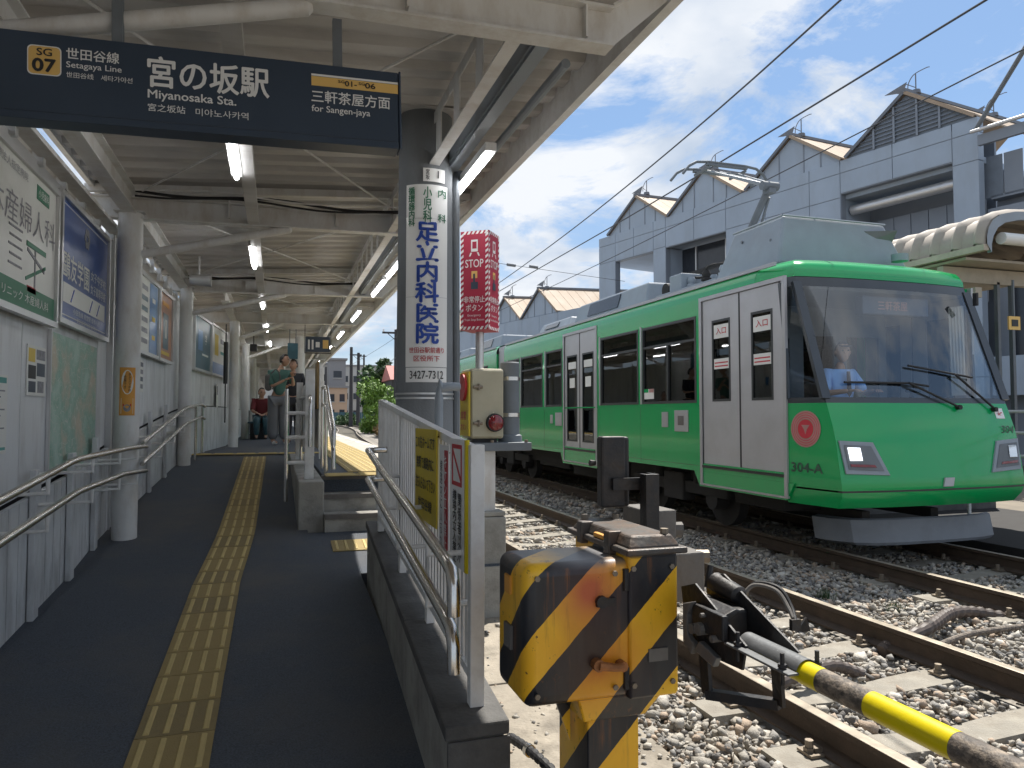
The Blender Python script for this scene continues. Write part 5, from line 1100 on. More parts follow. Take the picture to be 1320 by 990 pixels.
# side number and emblem on the cab flank
def onside(y, z, off):     # y = 6.30 - distance along the flank facet
    h = ring(z); a = Vector(h[0]); b = Vector(h[ci]); d_ = (b-a).normalized(); n_ = Vector((d_.y, -d_.x, 0)); return a+d_*(6.30-y)+n_*off, d_
def wrapside(o):   # lay a flat decal on the flank
    for v in o.data.vertices:
        v.co = onside(v.co.y, v.co.z, v.co.x)[0]
def decal_text(s, mi, y, z, w_, h_, off, bold=.0):
    o = text(s, mi, w_, h_, tr, (0, y, z), (0, -1, 0), UZ, bold, th=0)
    for v in o.data.vertices: v.co.x = off
    wrapside(o)
decal_text('304-A', 'ink_dark', 6.02, .865, .38, .09, .004, .035)
def decal_disc(r0, r1, mi, off, name='emblem'):
    m = MB(); n = 36
    a = [(off, 6.03+r1*math.cos(2*PI*k/n), 1.245+r1*math.sin(2*PI*k/n)) for k in range(n)]; b = [(off, 6.03+r0*math.cos(2*PI*k/n), 1.245+r0*math.sin(2*PI*k/n)) for k in range(n)]
    for k in range(n): m.add([a[k], a[(k+1) % n], b[(k+1) % n], b[k]], [(0, 1, 2, 3)])
    o = P(name, m, mi, tr, None); wrapside(o)
decal_disc(.0, .094, 'emblem_red', .007); decal_disc(.096, .18, 'emblem_pink', .006)
for q in (.112, .135, .157): decal_disc(q, q+.006, 'emblem_red', .0065)
m = MB(); m.add([(.0085, 6.08, 1.285), (.0085, 5.98, 1.285), (.0085, 6.01, 1.245), (.0085, 6.03, 1.19), (.0085, 6.05, 1.245)], [(0, 1, 2, 3, 4)]); o = P('emblem', m, 'emblem_pink', tr, None); wrapside(o)
# wipers
def on_ws(x, z, off=.03): return onnose(x, z, off)[0]
for (a, b, c_) in (((6.55, 1.46), (5.98, 1.70), (5.25, 1.70)), ((7.06, 1.44), (6.62, 1.80), (6.05, 1.88))):
    P('wiper', MB().tube([on_ws(a[0], a[1], .035), on_ws(b[0], b[1], .05)], .012, 8).tube([on_ws(c_[0], c_[1], .035), on_ws(b[0]+.02, b[1]+.0, .035), on_ws(b[0]+.25, b[1]-.03, .035)], .011, 8).tube([on_ws(a[0], a[1], 0), on_ws(a[0], a[1], .05)], .025, 10), 'black_rubber', tr)
P('mirror', MB().box(7.17, 7.20, 5.98, 6.03, 2.56, 2.70), 'black_rubber', tr, None, .004)
# display box, cab interior
P('destination_display', MB().box(5.95, 6.85, 6.30, 6.42, 2.46, 2.66), 'sign_navy', tr, None, .01); t_ = text('三軒茶屋', 'emblem_pink', .40, .10, tr, (6.35, 6.297, 2.56), (1, 0, 0), UZ, .01)
P('console', MB().hexa([(5.15, 5.95, .84), (7.2, 5.95, .84), (7.2, 6.42, .84), (5.15, 6.42, .84)], [(5.15, 5.90, 1.50), (7.2, 5.90, 1.50), (7.2, 6.42, 1.38), (5.15, 6.42, 1.38)]), 'pillar_dark', tr, None, .02)
P('driver_seat', MB().box(5.78, 6.18, 6.92, 7.04, 1.2, 1.75).box(5.78, 6.18, 6.62, 7.0, 1.2, 1.3).box(5.92, 6.03, 6.75, 6.85, .84, 1.2), 'ink_black', tr, None, .02)
P('cab_partition', MB().holes('y', 7.42, 5.02, 7.36, .84, 2.70, [(5.2, 5.9, 1.5, 2.3), (6.1, 6.55, 1.45, 2.35), (6.75, 7.25, 1.45, 2.35)], .03), 'interior_wall', tr, None)
P('handbrake', MB().tube([(6.75, 6.5, 1.38), (6.75, 6.45, 1.65)], .02, 8).tube([(6.66, 6.44, 1.65), (6.84, 6.44, 1.65)], .02, 8), 'ink_black', tr)
P('curtain', MB().grid([[(7.30, 6.25+.02*k, 1.6), (7.30-.02*(k % 2), 6.25+.02*k, 2.6)] for k in range(10)]), 'board_cream', tr, None)
for y in (8.3, 9.9, 13.3, 14.6): P('seat', MB().box(7.0, 7.36, y-.5, y+.5, 1.15, 1.28).box(7.28, 7.36, y-.5, y+.5, 1.28, 1.75), 'seat_fabric', tr, None, .02)
for y in (8.3, 9.9, 13.3, 14.6): P('seat', MB().box(5.02, 5.36, y-.5, y+.5, 1.15, 1.28).box(5.02, 5.08, y-.5, y+.5, 1.28, 1.62), 'seat_fabric', tr, None, .02)
for y in (7.95, 9.4, 10.8, 12.4): P('grab_pole', MB().tube([(5.5, y, .84), (5.5, y, 2.7)], .017, 8), 'stainless', tr)
for k in range(10): P('strap', MB().tube([(5.6, 8.1+k*.35, 2.55), (5.6, 8.1+k*.35, 2.30)], .008, 6).disc((5.592, 8.1+k*.35, 2.24), (1, 0, 0), .045, .016, 12), 'sign_white', tr)
P('grab_rail', MB().tube([(5.6, 7.6, 2.56), (5.6, 15.6, 2.56)], .015, 8), 'stainless', tr)
# bogies, wheels, underfloor gear
for yc in (8.9, 16.2, 25.5):
    for s in (-1, 1):
        b_ = P('bogie_frame', MB().box(TXC+s*.93-.06, TXC+s*.93+.06, yc-1.2, yc+1.2, .36, .52).box(TXC+s*.93-.10, TXC+s*.93+.10, yc-.25, yc+.25, .25, .62), 'under_dark', tr, None, .02)
        for w_ in (-.85, .85):
            P('wheel', MB().tube([(TXC+s*.72-.06*s, yc+w_, .33), (TXC+s*.72+.07*s, yc+w_, .33)], .33, 28).tube([(TXC+s*.80, yc+w_, .33), (TXC+s*.98, yc+w_, .33)], .13, 14), 'under_dark', b_)
            P('spring', MB().tube([(TXC+s*.93, yc+w_*.6, .5), (TXC+s*.93, yc+w_*.6, .68)], .08, 12), 'under_dark', b_)
for (a, b, z) in ((10.4, 12.6, .30), (12.8, 14.4, .36), (6.7, 7.6, .34), (19, 23, .3)): P('equipment_box', MB().box(TX0+.30, TX1-.30, a, b, z, .70), 'under_dark', tr, None, .02)
m = MB(); rows = []
for z, o in ((.07, 0), (.10, -.015), (.32, .03), (.335, .05)):
    e_ = .09 if z < .08 or z > .33 else .0; rows.append([(5.40+e_, 6.45+o, z), (5.44+e_, 6.25+o, z), (5.56+e_*.5, 6.08+o, z), (5.76, 5.99+o, z), (6.0, 5.95+o, z), (6.6, 5.93+o, z), (7.15, 5.96+o, z), (7.36-e_*.3, 6.02+o, z)])
P('plow', m.grid(rows), 'plow_grey', tr, 30); P('plow_arm', MB().box(5.7, 5.8, 6.1, 7.2, .3, .4).box(6.6, 6.7, 6.1, 7.2, .3, .4), 'under_dark', tr, None)
# roof gear
rg = P('roof_unit', MB().hexa([(5.22, 6.72, 3.04), (7.05, 6.72, 3.04), (7.05, 7.95, 3.04), (5.22, 7.95, 3.04)], [(5.35, 6.80, 3.60), (6.75, 6.80, 3.60), (6.9, 7.72, 3.60), (5.35, 7.72, 3.60)]), 'roof_unit_grey', tr, None, .03)
P('fin', MB().prism([(6.45, 6.78, 3.50), (6.85, 6.70, 3.52), (6.85, 6.85, 3.30), (6.6, 6.78, 3.42)], (0, .03, 0)), 'ridge_metal', rg, None)
for q in ((5.30, 6.95, 3.35), (5.31, 7.25, 3.35), (5.30, 7.0, 3.20), (5.31, 7.5, 3.45)): P('bolt', MB().disc(q, (-1, 0, .1), .018, .012, 8), 'ridge_metal', rg)
P('horn', MB().tube([(6.72, 6.55, 3.12), (6.72, 6.55, 3.20)], .09, 16), 'roof_unit_grey', tr); P('vent', MB().box(5.262, 5.285, 7.35, 7.62, 3.10, 3.22), 'window_dark', rg, None)
P('edge_trim', MB().tube([(5.34, 6.80, 3.602), (5.34, 7.72, 3.602)], .012, 6).tube([(5.34, 6.795, 3.602), (6.76, 6.795, 3.602)], .012, 6), 'roof_unit_grey', rg)
for (a, b, z0, z1) in ((9.75, 12.55, 3.05, 3.38), (12.8, 14.5, 3.05, 3.25), (17.2, 19.6, 3.05, 3.36), (20.4, 23.5, 3.05, 3.30)):
    u_ = P('roof_unit', MB().hexa([(5.22, a, z0), (6.9, a, z0), (6.9, b, z0), (5.22, b, z0)], [(5.32, a+.1, z1), (6.8, a+.1, z1), (6.8, b-.1, z1), (5.32, b-.1, z1)]), 'roof_unit_grey', tr, None, .03)
    P('louver', MB().prism([(5.235, a+(b-a)*.35, z0+.06), (5.235, a+(b-a)*.78, z0+.06), (5.30, a+(b-a)*.78, z1-.05), (5.30, a+(b-a)*.35, z1-.05)], (-.012, 0, .003)), 'window_dark', u_, None)
P('roof_walk', MB().box(5.3, 6.9, 8.05, 9.6, 3.09, 3.12), 'roof_unit_grey', tr, None)
for i, (x, y) in enumerate(((5.45, 8.1), (5.45, 8.5), (5.5, 8.95), (5.5, 9.35), (5.9, 8.2), (6.4, 8.2), (5.7, 8.7), (5.75, 9.4))):
    q = P('insulator', MB().tube([(x, y, 3.10), (x, y, 3.16), (x, y, 3.17), (x, y, 3.20), (x, y, 3.21), (x, y, 3.25), (x, y, 3.26), (x, y, 3.30)], [.05, .05, .07, .07, .045, .06, .06, .04], 14), 'under_dark' if i % 2 else 'roof_unit_grey', tr)
P('roof_cable', MB().tube(curve_pts([(5.45, 8.05, 3.32), (5.48, 8.5, 3.36), (5.6, 8.8, 3.28), (5.55, 9.3, 3.34), (5.7, 9.6, 3.2)], 5), .018, 8), 'under_dark', tr)
P('breaker_box', MB().box(5.35, 5.75, 8.98, 9.3, 3.12, 3.36), 'roof_unit_grey', tr, None, .02); P('breaker_box', MB().tube([(5.4, 9.5, 3.2), (5.85, 9.5, 3.2)], .10, 16), 'under_dark', tr)
# pantograph
pg = P('pantograph_base', MB().bar((5.7, 8.35, 3.42), (6.66, 8.35, 3.42), .06, .06).bar((5.7, 9.35, 3.42), (6.66, 9.35, 3.42), .06, .06).bar((5.72, 8.3, 3.42), (5.72, 9.4, 3.42), .05, .05).bar((6.64, 8.3, 3.42), (6.64, 9.4, 3.42), .05, .05), 'under_dark', tr, None)
for x in (5.75, 6.6):
    for y in (8.35, 9.35): P('support', MB().tube([(x, y, 3.1), (x, y, 3.42)], .04, 10), 'roof_unit_grey', pg)
E_ = (TXC, 8.12, 4.40); T_ = (TXC, 9.25, 4.93)
P('lower_arm', MB().tube([(TXC, 8.95, 3.45), E_], [.055, .045], 10).tube([(TXC+.12, 8.75, 3.45), (TXC+.05, 8.2, 4.28)], .018, 8), 'post_grey', pg)
P('knuckle', MB().tube([(TXC-.12, 8.12, 4.40), (TXC+.12, 8.12, 4.40)], .06, 12).box(TXC-.05, TXC+.05, 8.05, 8.2, 4.30, 4.36), 'post_grey', pg)
P('upper_arm', MB().tube([E_, T_], [.032, .026], 10).tube([(TXC-.1, 8.15, 4.44), (TXC-.28, 9.2, 4.93)], .012, 8).tube([(TXC+.1, 8.15, 4.44), (TXC+.28, 9.2, 4.93)], .012, 8), 'roof_unit_grey', pg)
for y in (9.08, 9.42):
    P('collector_strip', MB().tube([(TXC-.72, y, 4.80), (TXC-.62, y, 4.92), (TXC-.50, y, 4.99), (TXC-.30, y, 5.01), (TXC+.3, y, 5.01), (TXC+.50, y, 4.99), (TXC+.62, y, 4.92), (TXC+.68, y, 4.84)], .02, 8).bar((TXC-.34, y, 4.975), (TXC+.34, y, 4.975), .05, .03), 'post_grey', pg)
P('head_frame', MB().bar((TXC-.3, 9.05, 4.93), (TXC-.3, 9.45, 4.93), .03, .03).bar((TXC+.3, 9.05, 4.93), (TXC+.3, 9.45, 4.93), .03, .03).tube([(TXC-.3, 9.25, 4.93), (TXC+.3, 9.25, 4.93)], .025, 8), 'post_grey', pg)
# driver
# ------------------------------------------------------------------ gabled building beyond the far platform
gb = thing('gabled_building', 'long pale blue grey panelled building with a row of tan roofed gables behind the tram', 'building', loc=(18.18, 15.16, -.3), rz=math.radians(13.6))
ZB = .3     # local z = world z + .3
def lz(z): return z+ZB
# joints recessed: facade built of panels
def fpanel(s0, s1, z0, z1, x=0., th=.3, mi='facade_panel', n='wall_panel'):
    g_ = .012; return P(n, MB().box(x, x+th, s0+g_, s1-g_, lz(z0)+g_, lz(z1)-g_), mi, gb, None, .006)
P('wall_core', MB().holes('x', .02, -.12, 16.5, lz(0), lz(9.38), [(.56, 4.04, lz(4.6), lz(8.46)), (8.86, 12.1, lz(5.0), lz(8.28)), (12.86, 15.35, lz(5.2), lz(8.28))], .26), 'facade_dark', gb, None)
for (a, b) in ((-.15, .55), (.55, 2.3), (2.3, 4.05), (4.05, 5.2), (5.2, 7.0), (7.0, 8.85), (8.85, 10.5), (10.5, 12.1), (12.1, 12.85), (12.85, 14.1), (14.1, 15.36), (15.36, 16.55)):
    fpanel(a, b, 9.14, 9.56); op = (a >= .5 and b <= 4.06) or (a >= 8.84 and b <= 12.11) or (a >= 12.84 and b <= 15.37)
    fpanel(a, b, 8.48 if op and a < 5 else (8.3 if op else 8.35), 9.14)
    if not op:
        for (c, d) in ((6.6, 8.35), (4.8, 6.6), (2.4, 4.8), (0, 2.4)): fpanel(a, b, c, d)
    else: 
        for (c, d) in ((2.4, 4.6), (0, 2.4)): fpanel(a, b, c, d)
# recess behind opening A: louvered screen with roller tube
P('recess_wall', MB().box(1.6, 1.7, .2, 4.5, lz(0), lz(9.3)), 'facade_dark', gb, None); P('recess_side', MB().box(.3, 1.6, 4.06, 4.16, lz(4), lz(9)), 'facade_panel', gb, None); P('recess_floor', MB().box(.0, 1.6, .5, 4.1, lz(4.4), lz(4.6)), 'facade_panel', gb, None)
for i in range(7): P('screen_panel', MB().box(1.25, 1.28, .3+i*.55, .3+i*.55+.53, lz(4.6), lz(7.65)), 'facade_dark', gb, None, .004)
P('awning_tube', MB().tube([(.55, .60, lz(8.0)), (.55, 4.0, lz(8.0))], .16, 16), 'frame_alu', gb)
# opening B glazed, opening C open air with a slab
P('glazing', MB().box(.9, .92, 8.9, 12.05, lz(5.0), lz(8.28)), 'window_dark', gb, None); 
for s in (8.95, 9.6, 11.2): P('mullion', MB().box(.84, .9, s, s+.06, lz(5.0), lz(8.28)), 'frame_alu', gb, None)
P('pillar', MB().box(.26, 1.0, 12.1, 12.85, lz(0), lz(8.28)), 'facade_panel', gb, None); P('soffit', MB().box(.26, 7, -.1, 16.5, lz(8.33), lz(8.5)), 'facade_panel', gb, None); P('beam', MB().box(.28, 4, 12.9, 13.1, lz(7.95), lz(8.33)), 'facade_dark', gb, None)
P('rear_wall', MB().box(6.9, 7.0, -.1, 12.8, lz(0), lz(9.4)), 'facade_panel', gb, None); P('end_wall', MB().box(.28, 7, 16.3, 16.5, lz(0), lz(6)), 'facade_panel', gb, None); P('terrace_slab', MB().box(.28, 7, 8.8, 16.3, lz(4.9), lz(5.1)), 'facade_panel', gb, None)
def gable(sc_, hw, zv, zp, dark=False, x0=.0, depth=7.0, rise=.45):
    P('gable_wall', MB().prism([(x0+.04, sc_-hw+.05, lz(zv)), (x0+.04, sc_+hw-.05, lz(zv)), (x0+.04, sc_, lz(zp)-.06)], (.12, 0, 0)), 'facade_louver' if dark else 'facade_panel', gb, None)
    if dark:
        z = zv+.08
        while z < zp-.15:
            w_ = hw*(1-(z-zv)/(zp-zv))-.05; P('louver', MB().hexa([(x0-.02, sc_-w_, lz(z)), (x0+.04, sc_-w_, lz(z)), (x0+.04, sc_+w_, lz(z)), (x0-.02, sc_+w_, lz(z))], [(x0+.02, sc_-w_, lz(z)+.05), (x0+.04, sc_-w_, lz(z)+.05), (x0+.04, sc_+w_, lz(z)+.05), (x0+.02, sc_+w_, lz(z)+.05)]), 'facade_dark', gb, None); z += .12
        for q in (-1.0, -.35, .35, 1.0):
            h_ = (zp-zv)*(1-abs(q)/hw)-.05; P('frame_bar', MB().box(x0-.03, x0-.0, sc_+q-.03, sc_+q+.03, lz(zv), lz(zv)+h_), 'facade_dark', gb, None)
    else:
        for q in (-1.15, -.5, .5, 1.15):
            h_ = (zp-zv)*(1-abs(q)/hw)-.08; P('seam', MB().box(x0+.02, x0+.045, sc_+q-.02, sc_+q+.02, lz(zv), lz(zv)+h_), 'facade_dark', gb, None)
    # roof planes of standing-seam sheets
    n = 12
    for s in (-1, 1):
        for k in range(n):
            xa, xb = x0-.08+k*depth/n+.01, x0-.08+(k+1)*depth/n-.01
            ra, rb = rise*xa/depth, rise*xb/depth; e = (sc_+s*(hw+.0)); zt = lz(zp)
            P('roof_sheet', MB().prism([(xa, sc_, zt+ra), (xb, sc_, zt+rb), (xb, e, lz(zv)+.02+rb*.0), (xa, e, lz(zv)+.02+ra*.0)], (0, 0, .05)), 'tile_roof', gb, None)
    P('ridge', MB().bar((x0-.10, sc_, lz(zp)+.06), (x0+depth, sc_, lz(zp)+.06+rise), .16, .10), 'ridge_metal', gb, None)
    for s in (-1, 1): P('verge', MB().bar((x0-.06, sc_, lz(zp)+.02), (x0-.06, sc_+s*(hw-.02), lz(zv)+.02), .06, .10), 'ridge_metal' if s > 0 else 'tile_roof', gb, None)
for i, sc_ in enumerate((1.87, 5.92, 9.98, 13.90)): gable(sc_, 1.98, 9.56, 10.95-.05*(i == 3), i == 0)
# low wing further along
fpz = [(16.6, 19.9), (19.9, 21.6), (21.6, 23.3), (23.3, 25.1), (25.1, 26.9), (26.9, 29), (29, 32), (32, 36)]
for a, b in fpz:
    for c, d in ((5.3, 6.55), (3, 5.3), (0, 3)): fpanel(a, b, c, d)
for sc_ in (21.6, 25.1, 28.6, 32.1): gable(sc_, 1.74, 6.56, 7.95, False)
P('roof_slab', MB().box(.3, 7, 16.6, 36, lz(6.3), lz(6.5)), 'facade_panel', gb, None)
# near annex to the right of the corner pillar
P('annex_wall', MB().holes('x', .9, -12, -.16, lz(0), lz(7.3), [(-11.6+i*1.25, -11.6+i*1.25+1.12, lz(3.0), lz(5.2)) for i in range(9)]+[(-11.6+i*2.5, -11.6+i*2.5+2.2, lz(5.7), lz(6.9)) for i in range(4)], .2), 'facade_dark', gb, None)
for i in range(9): P('window', MB().box(1.0, 1.02, -11.6+i*1.25, -11.6+i*1.25+1.12, lz(3.0), lz(5.2)), 'window_dark', gb, None); P('mullion', MB().box(.88, 1.0, -11.6+i*1.25+.55, -11.6+i*1.25+.59, lz(3.0), lz(5.2)), 'facade_panel', gb, None)
P('balcony_band', MB().box(.3, .45, -12, -.2, lz(1.9), lz(2.95)), 'facade_panel', gb, None); P('balcony_floor', MB().box(.45, .9, -12, -.2, lz(1.9), lz(2.0)), 'facade_panel', gb, None)
P('steel_beam', MB().bar((-.3, -.3, lz(8.75)), (-.3, -9, lz(8.75)), .12, .28), 'facade_dark', gb, None); P('steel_tube', MB().tube([(-.5, -.2, lz(8.98)), (-.5, -9, lz(8.98))], .05, 10), 'frame_alu', gb)
for i in range(18): P('screen_bar', MB().box(.5, .53, -9+i*.5, -9+i*.5+.46, lz(7.35), lz(8.5)), 'facade_louver' if i % 2 else 'facade_dark', gb, None)
P('mesh_screen', MB().box(.3, .33, -4.2, -.2, lz(5.6), lz(7.0)), 'facade_dark', gb, None)
P('diagonal_strut', MB().tube([(-.3, -.25, lz(9.1)), (-1.4, -2.6, lz(11.2))], .06, 8), 'post_grey', gb)
P('roof_slab', MB().box(.5, 7, -12, -.2, lz(7.3), lz(7.4)), 'facade_dark', gb, None)
# vanes
def vane(loc_s, xoff, z, label):
    D_ = Vector((-math.sin(math.radians(13.6)), math.cos(math.radians(13.6)), 0)); N_ = Vector((D_.y, -D_.x, 0)); b_ = Vector((18.18, 15.16, 0))+D_*loc_s+N_*xoff; b_.z = z
    t = thing('wind_vane', label, 'weather vane', 'wind vanes on the gable ridges'); U_ = Vector((0, 0, 1)); A = D_   # +D = left in the picture
    P('stand', MB().tube([b_, b_+U_*.12, b_+U_*.14], [.14, .12, .03], 10).tube([b_+U_*.1, b_+U_*.62], .018, 6), 'ridge_metal', t)
    pts = [b_+U_*.22+A*.25, b_+U_*.42+A*.22, b_+U_*.62+A*.05, b_+U_*.68-A*.30, b_+U_*.67-A*.42]
    P('arc', MB().tube(curve_pts(pts, 5), .014, 6).tube([b_+U_*.2, b_+U_*.42+A*.30], .014, 6), 'ridge_metal', t)
    P('pennant', MB().prism([b_+U_*.48+A*.28, b_+U_*.16+A*.42, b_+U_*.24+A*.62, b_+U_*.32+A*1.0], tuple(N_*.02)), 'ridge_metal', t, None)
vl = ['wind vane on the highest, dark louvered gable at the right', 'wind vane on the second gable from the right, left of the louvered one', 'wind vane on the gable behind the pantograph', 'wind vane on the leftmost tall gable']
for l, s, x in zip(vl, (1.87, 5.92, 9.98, 13.90), (.6, .6, .7, .6)): vane(s, x, 11.02+.04, l)
vane(1.87, 5.2, 11.35, 'wind vane far back on the ridge of the dark louvered gable'); vane(5.92, 5.6, 11.35, 'wind vane far back on the second ridge from the right')
vane(21.6, .5, 8.02, 'wind vane on the right one of the two low far gables'); vane(25.1, .5, 8.02, 'wind vane on the left one of the two low far gables')
# ------------------------------------------------------------------ far platform with barrel roof
m = MB(); m.box(7.62, 10.6, 8.6, 40, -.3, .80); fp = struct('far_platform', m, 'sooty_shaded_concrete', None)  # dark concrete colour stands in for the shade on this platform
fc = thing('barrel_canopy', 'far platform roof of ribbed curved sheets behind the front of the tram', 'platform roof')
arc = [(7.70, 3.33), (7.70, 3.42), (7.73, 3.52), (7.80, 3.62), (7.92, 3.69), (8.15, 3.74), (8.7, 3.78), (9.5, 3.74), (10.0, 3.6), (10.1, 3.4)]
def barrel():
    m = MB(); rows = []; n = 4; L = .30
    for k in range(n*2+1):
        y = L*k/(n*2); b_ = .055*math.sin(PI*min(1, k/n)) if k < n else 0
        rows.append([(x-b_*(1 if x < 7.9 else .1), y, z+b_*(.4 if x < 7.8 else 1)) for x, z in arc])
    m.grid(rows); m.grid([[(x+.02, a, z-.02) for x, a, z in r] for r in rows]); return m.mesh('curved_sheet', 'barrel_roof', 40)
bme = barrel()
for i in range(72): o = link('curved_sheet', bme, fc); o.location = (0, 6.3+i*.30, 0)
P('eave_channel', MB().box(7.66, 7.74, 6.28, 28, 3.26, 3.33), 'canopy_beige', fc, None); m = MB(); m.grid([[(x, 6.27, z) for x, z in arc], [(x+.07, 6.27, z-.09) for x, z in arc], [(x+.07, 6.33, z-.09) for x, z in arc]]); P('end_trim', m, 'roof_unit_grey', fc, 40)
P('soffit', MB().box(7.76, 10, 6.6, 28, 3.22, 3.25), 'canopy_beige', fc, None); P('light_tube', MB().tube([(7.95, 6.3, 3.42), (9.5, 6.3, 3.42)], .07, 12), 'paper', fc)
for y in (6.9, 10.4, 14, 17.5):
    P('cross_beam', MB().box(7.75, 10.2, y, y+.09, 3.02, 3.20), 'canopy_beige', fc, None)
    for x in (8.62, 8.86): P('post', MB().box(x, x+.045, y, y+.05, .8, 3.05), 'post_grey', fc, None)
P('rail_beam', MB().box(7.9, 8.0, 6.6, 28, 2.78, 2.9), 'canopy_beige', fc, None)
ns = thing('far_platform_sign', 'small yellow square sign on the far platform at the right edge', 'sign'); P('plate', MB().box(8.32, 8.50, 6.52, 6.54, 2.40, 2.56), 'sign_gold', ns, None); P('print', MB().box(8.36, 8.46, 6.514, 6.52, 2.44, 2.52), 'ink_black', ns, None); P('hanger', MB().box(8.40, 8.42, 6.52, 6.54, 2.56, 3.0), 'post_grey', ns, None)
ns = thing('far_notice_board', 'pale notice board cut by the right edge of the picture on the far platform', 'notice board'); P('panel', MB().box(8.12, 8.9, 6.10, 6.14, 1.75, 2.15), 'paper', ns, None, .005); P('post', MB().box(8.5, 8.55, 6.14, 6.18, .8, 2.1), 'post_grey', ns, None)
m = MB(); m.box(7.62, 10.6, 1.5, 8.59, -.3, -.05); struct('far_shade_block', m, 'under_dark', None)  # added dark block, its colour stands in for shaded ground beside the tram
rf = thing('far_railing', 'white pipe railing on the far platform beside the tram nose', 'railing')
for y in (4.4, 5.2, 6.0, 6.8): P('post', MB().tube([(7.95, y, -.2), (7.95, y, 1.42)], .022, 8), 'white_steel', rf)
for z in (.92, 1.18, 1.42): P('rail', MB().tube([(7.95, 4.3, z), (7.95, 6.9, z)], .018, 8), 'white_steel', rf)
# ------------------------------------------------------------------ overhead wires
def wire(pts, label, r=.011): return single('overhead_wire', MB().tube(curve_pts(pts, 6) if len(pts) > 2 else pts, r, 6), 'wire_black', label, 'wire', 'overhead wires of the tram line')
wire([(4.15, -2, 5.35), (4.70, 3, 5.31), (5.36, 8, 5.3), (5.84, 13, 5.3), (6.16, 18, 5.3), (6.4, 23, 5.3), (6.8, 30, 5.35), (7.5, 42, 5.4), (9, 70, 5.4)], 'overhead wire crossing the open sky nearest the platform roof, leftmost of the three')
wire([(6.05, -2, 5.3), (6.34, 5, 5.3), (6.60, 12, 5.3), (6.70, 19, 5.3), (6.8, 26, 5.3), (7.2, 36, 5.35), (8.0, 50, 5.4), (9.4, 74, 5.4)], 'overhead wire that the pantograph touches, middle of the three', .012)
wire([(7.45, -2, 5.3), (7.57, 5, 5.3), (7.83, 12, 5.3), (8.0, 19, 5.3), (8.15, 28, 5.35), (8.5, 40, 5.4)], 'thin overhead wire passing in front of the gables, rightmost of the three', .009)
wire([(3.0, 22, 6.4), (12, 24, 6.2)], 'thin span wire across the tracks above the second car', .008)
for i, x in enumerate((6.4, 7.2, 8.0)): single('insulator', MB().tube([(x, 22.9+.05*i, 6.31), (x+.3, 22.95+.05*i, 6.30)], .05, 8), 'ridge_metal', ['first', 'second', 'third'][i]+' insulator from the left on the span wire above the second car', 'insulator', 'insulators on the span wire')
wire([(9.2, 60, 8.0), (6.5, 30, 8.6), (4.2, 8, 9.5)], 'thin cable rising from the far wooden pole toward the platform roof', .012)
wire([(9.3, 60, 7.9), (14, 60, 8.6), (24, 60, 9.2)], 'thin cable running right from the far wooden pole behind the concrete pole', .015)
wire([(8.9, 95, 7.5), (9.2, 60, 7.6), (8.5, 35, 7.8)], 'thin cable between the far poles', .015)
# ------------------------------------------------------------------ far end: poles, houses, plants, fence
def pole(x, y, h, r, label, arms=True):
    t = thing('far_pole', label, 'pole', 'dark poles beside the tracks far away'); P('shaft', MB().tube([(x, y, -.35), (x, y, h)], [r, r*.7], 10), 'house_dark', t)
    if arms: P('crossarm', MB().box(x-1.1, x+.4, y-.06, y+.06, h-.35, h-.2), 'house_dark', t, None); P('insulator', MB().tube([(x-1.0, y, h-.2), (x-1.0, y, h)], .07, 6), 'sign_white', t); P('brace', MB().bar((x-.7, y, h-.3), (x, y, h-.9), .05, .05), 'house_dark', t, None)
pole(9.3, 60, 8.3, .17, 'dark far pole with crossarm in front of the red roofed house, nearest of the poles')
pole(9.1, 95, 9.9, .26, 'tallest far dark pole, left of the pair beside the bright bushes', False); pole(10.0, 95, 9.2, .26, 'far dark pole with crossarm, right of the pair beside the bright bushes')
pole(8.2, 130, 9.5, .25, 'thin far pole in front of the pale apartments, leftmost', False); pole(13.5, 120, 11.0, .2, 'farthest thin pole with crossarm behind the trees')
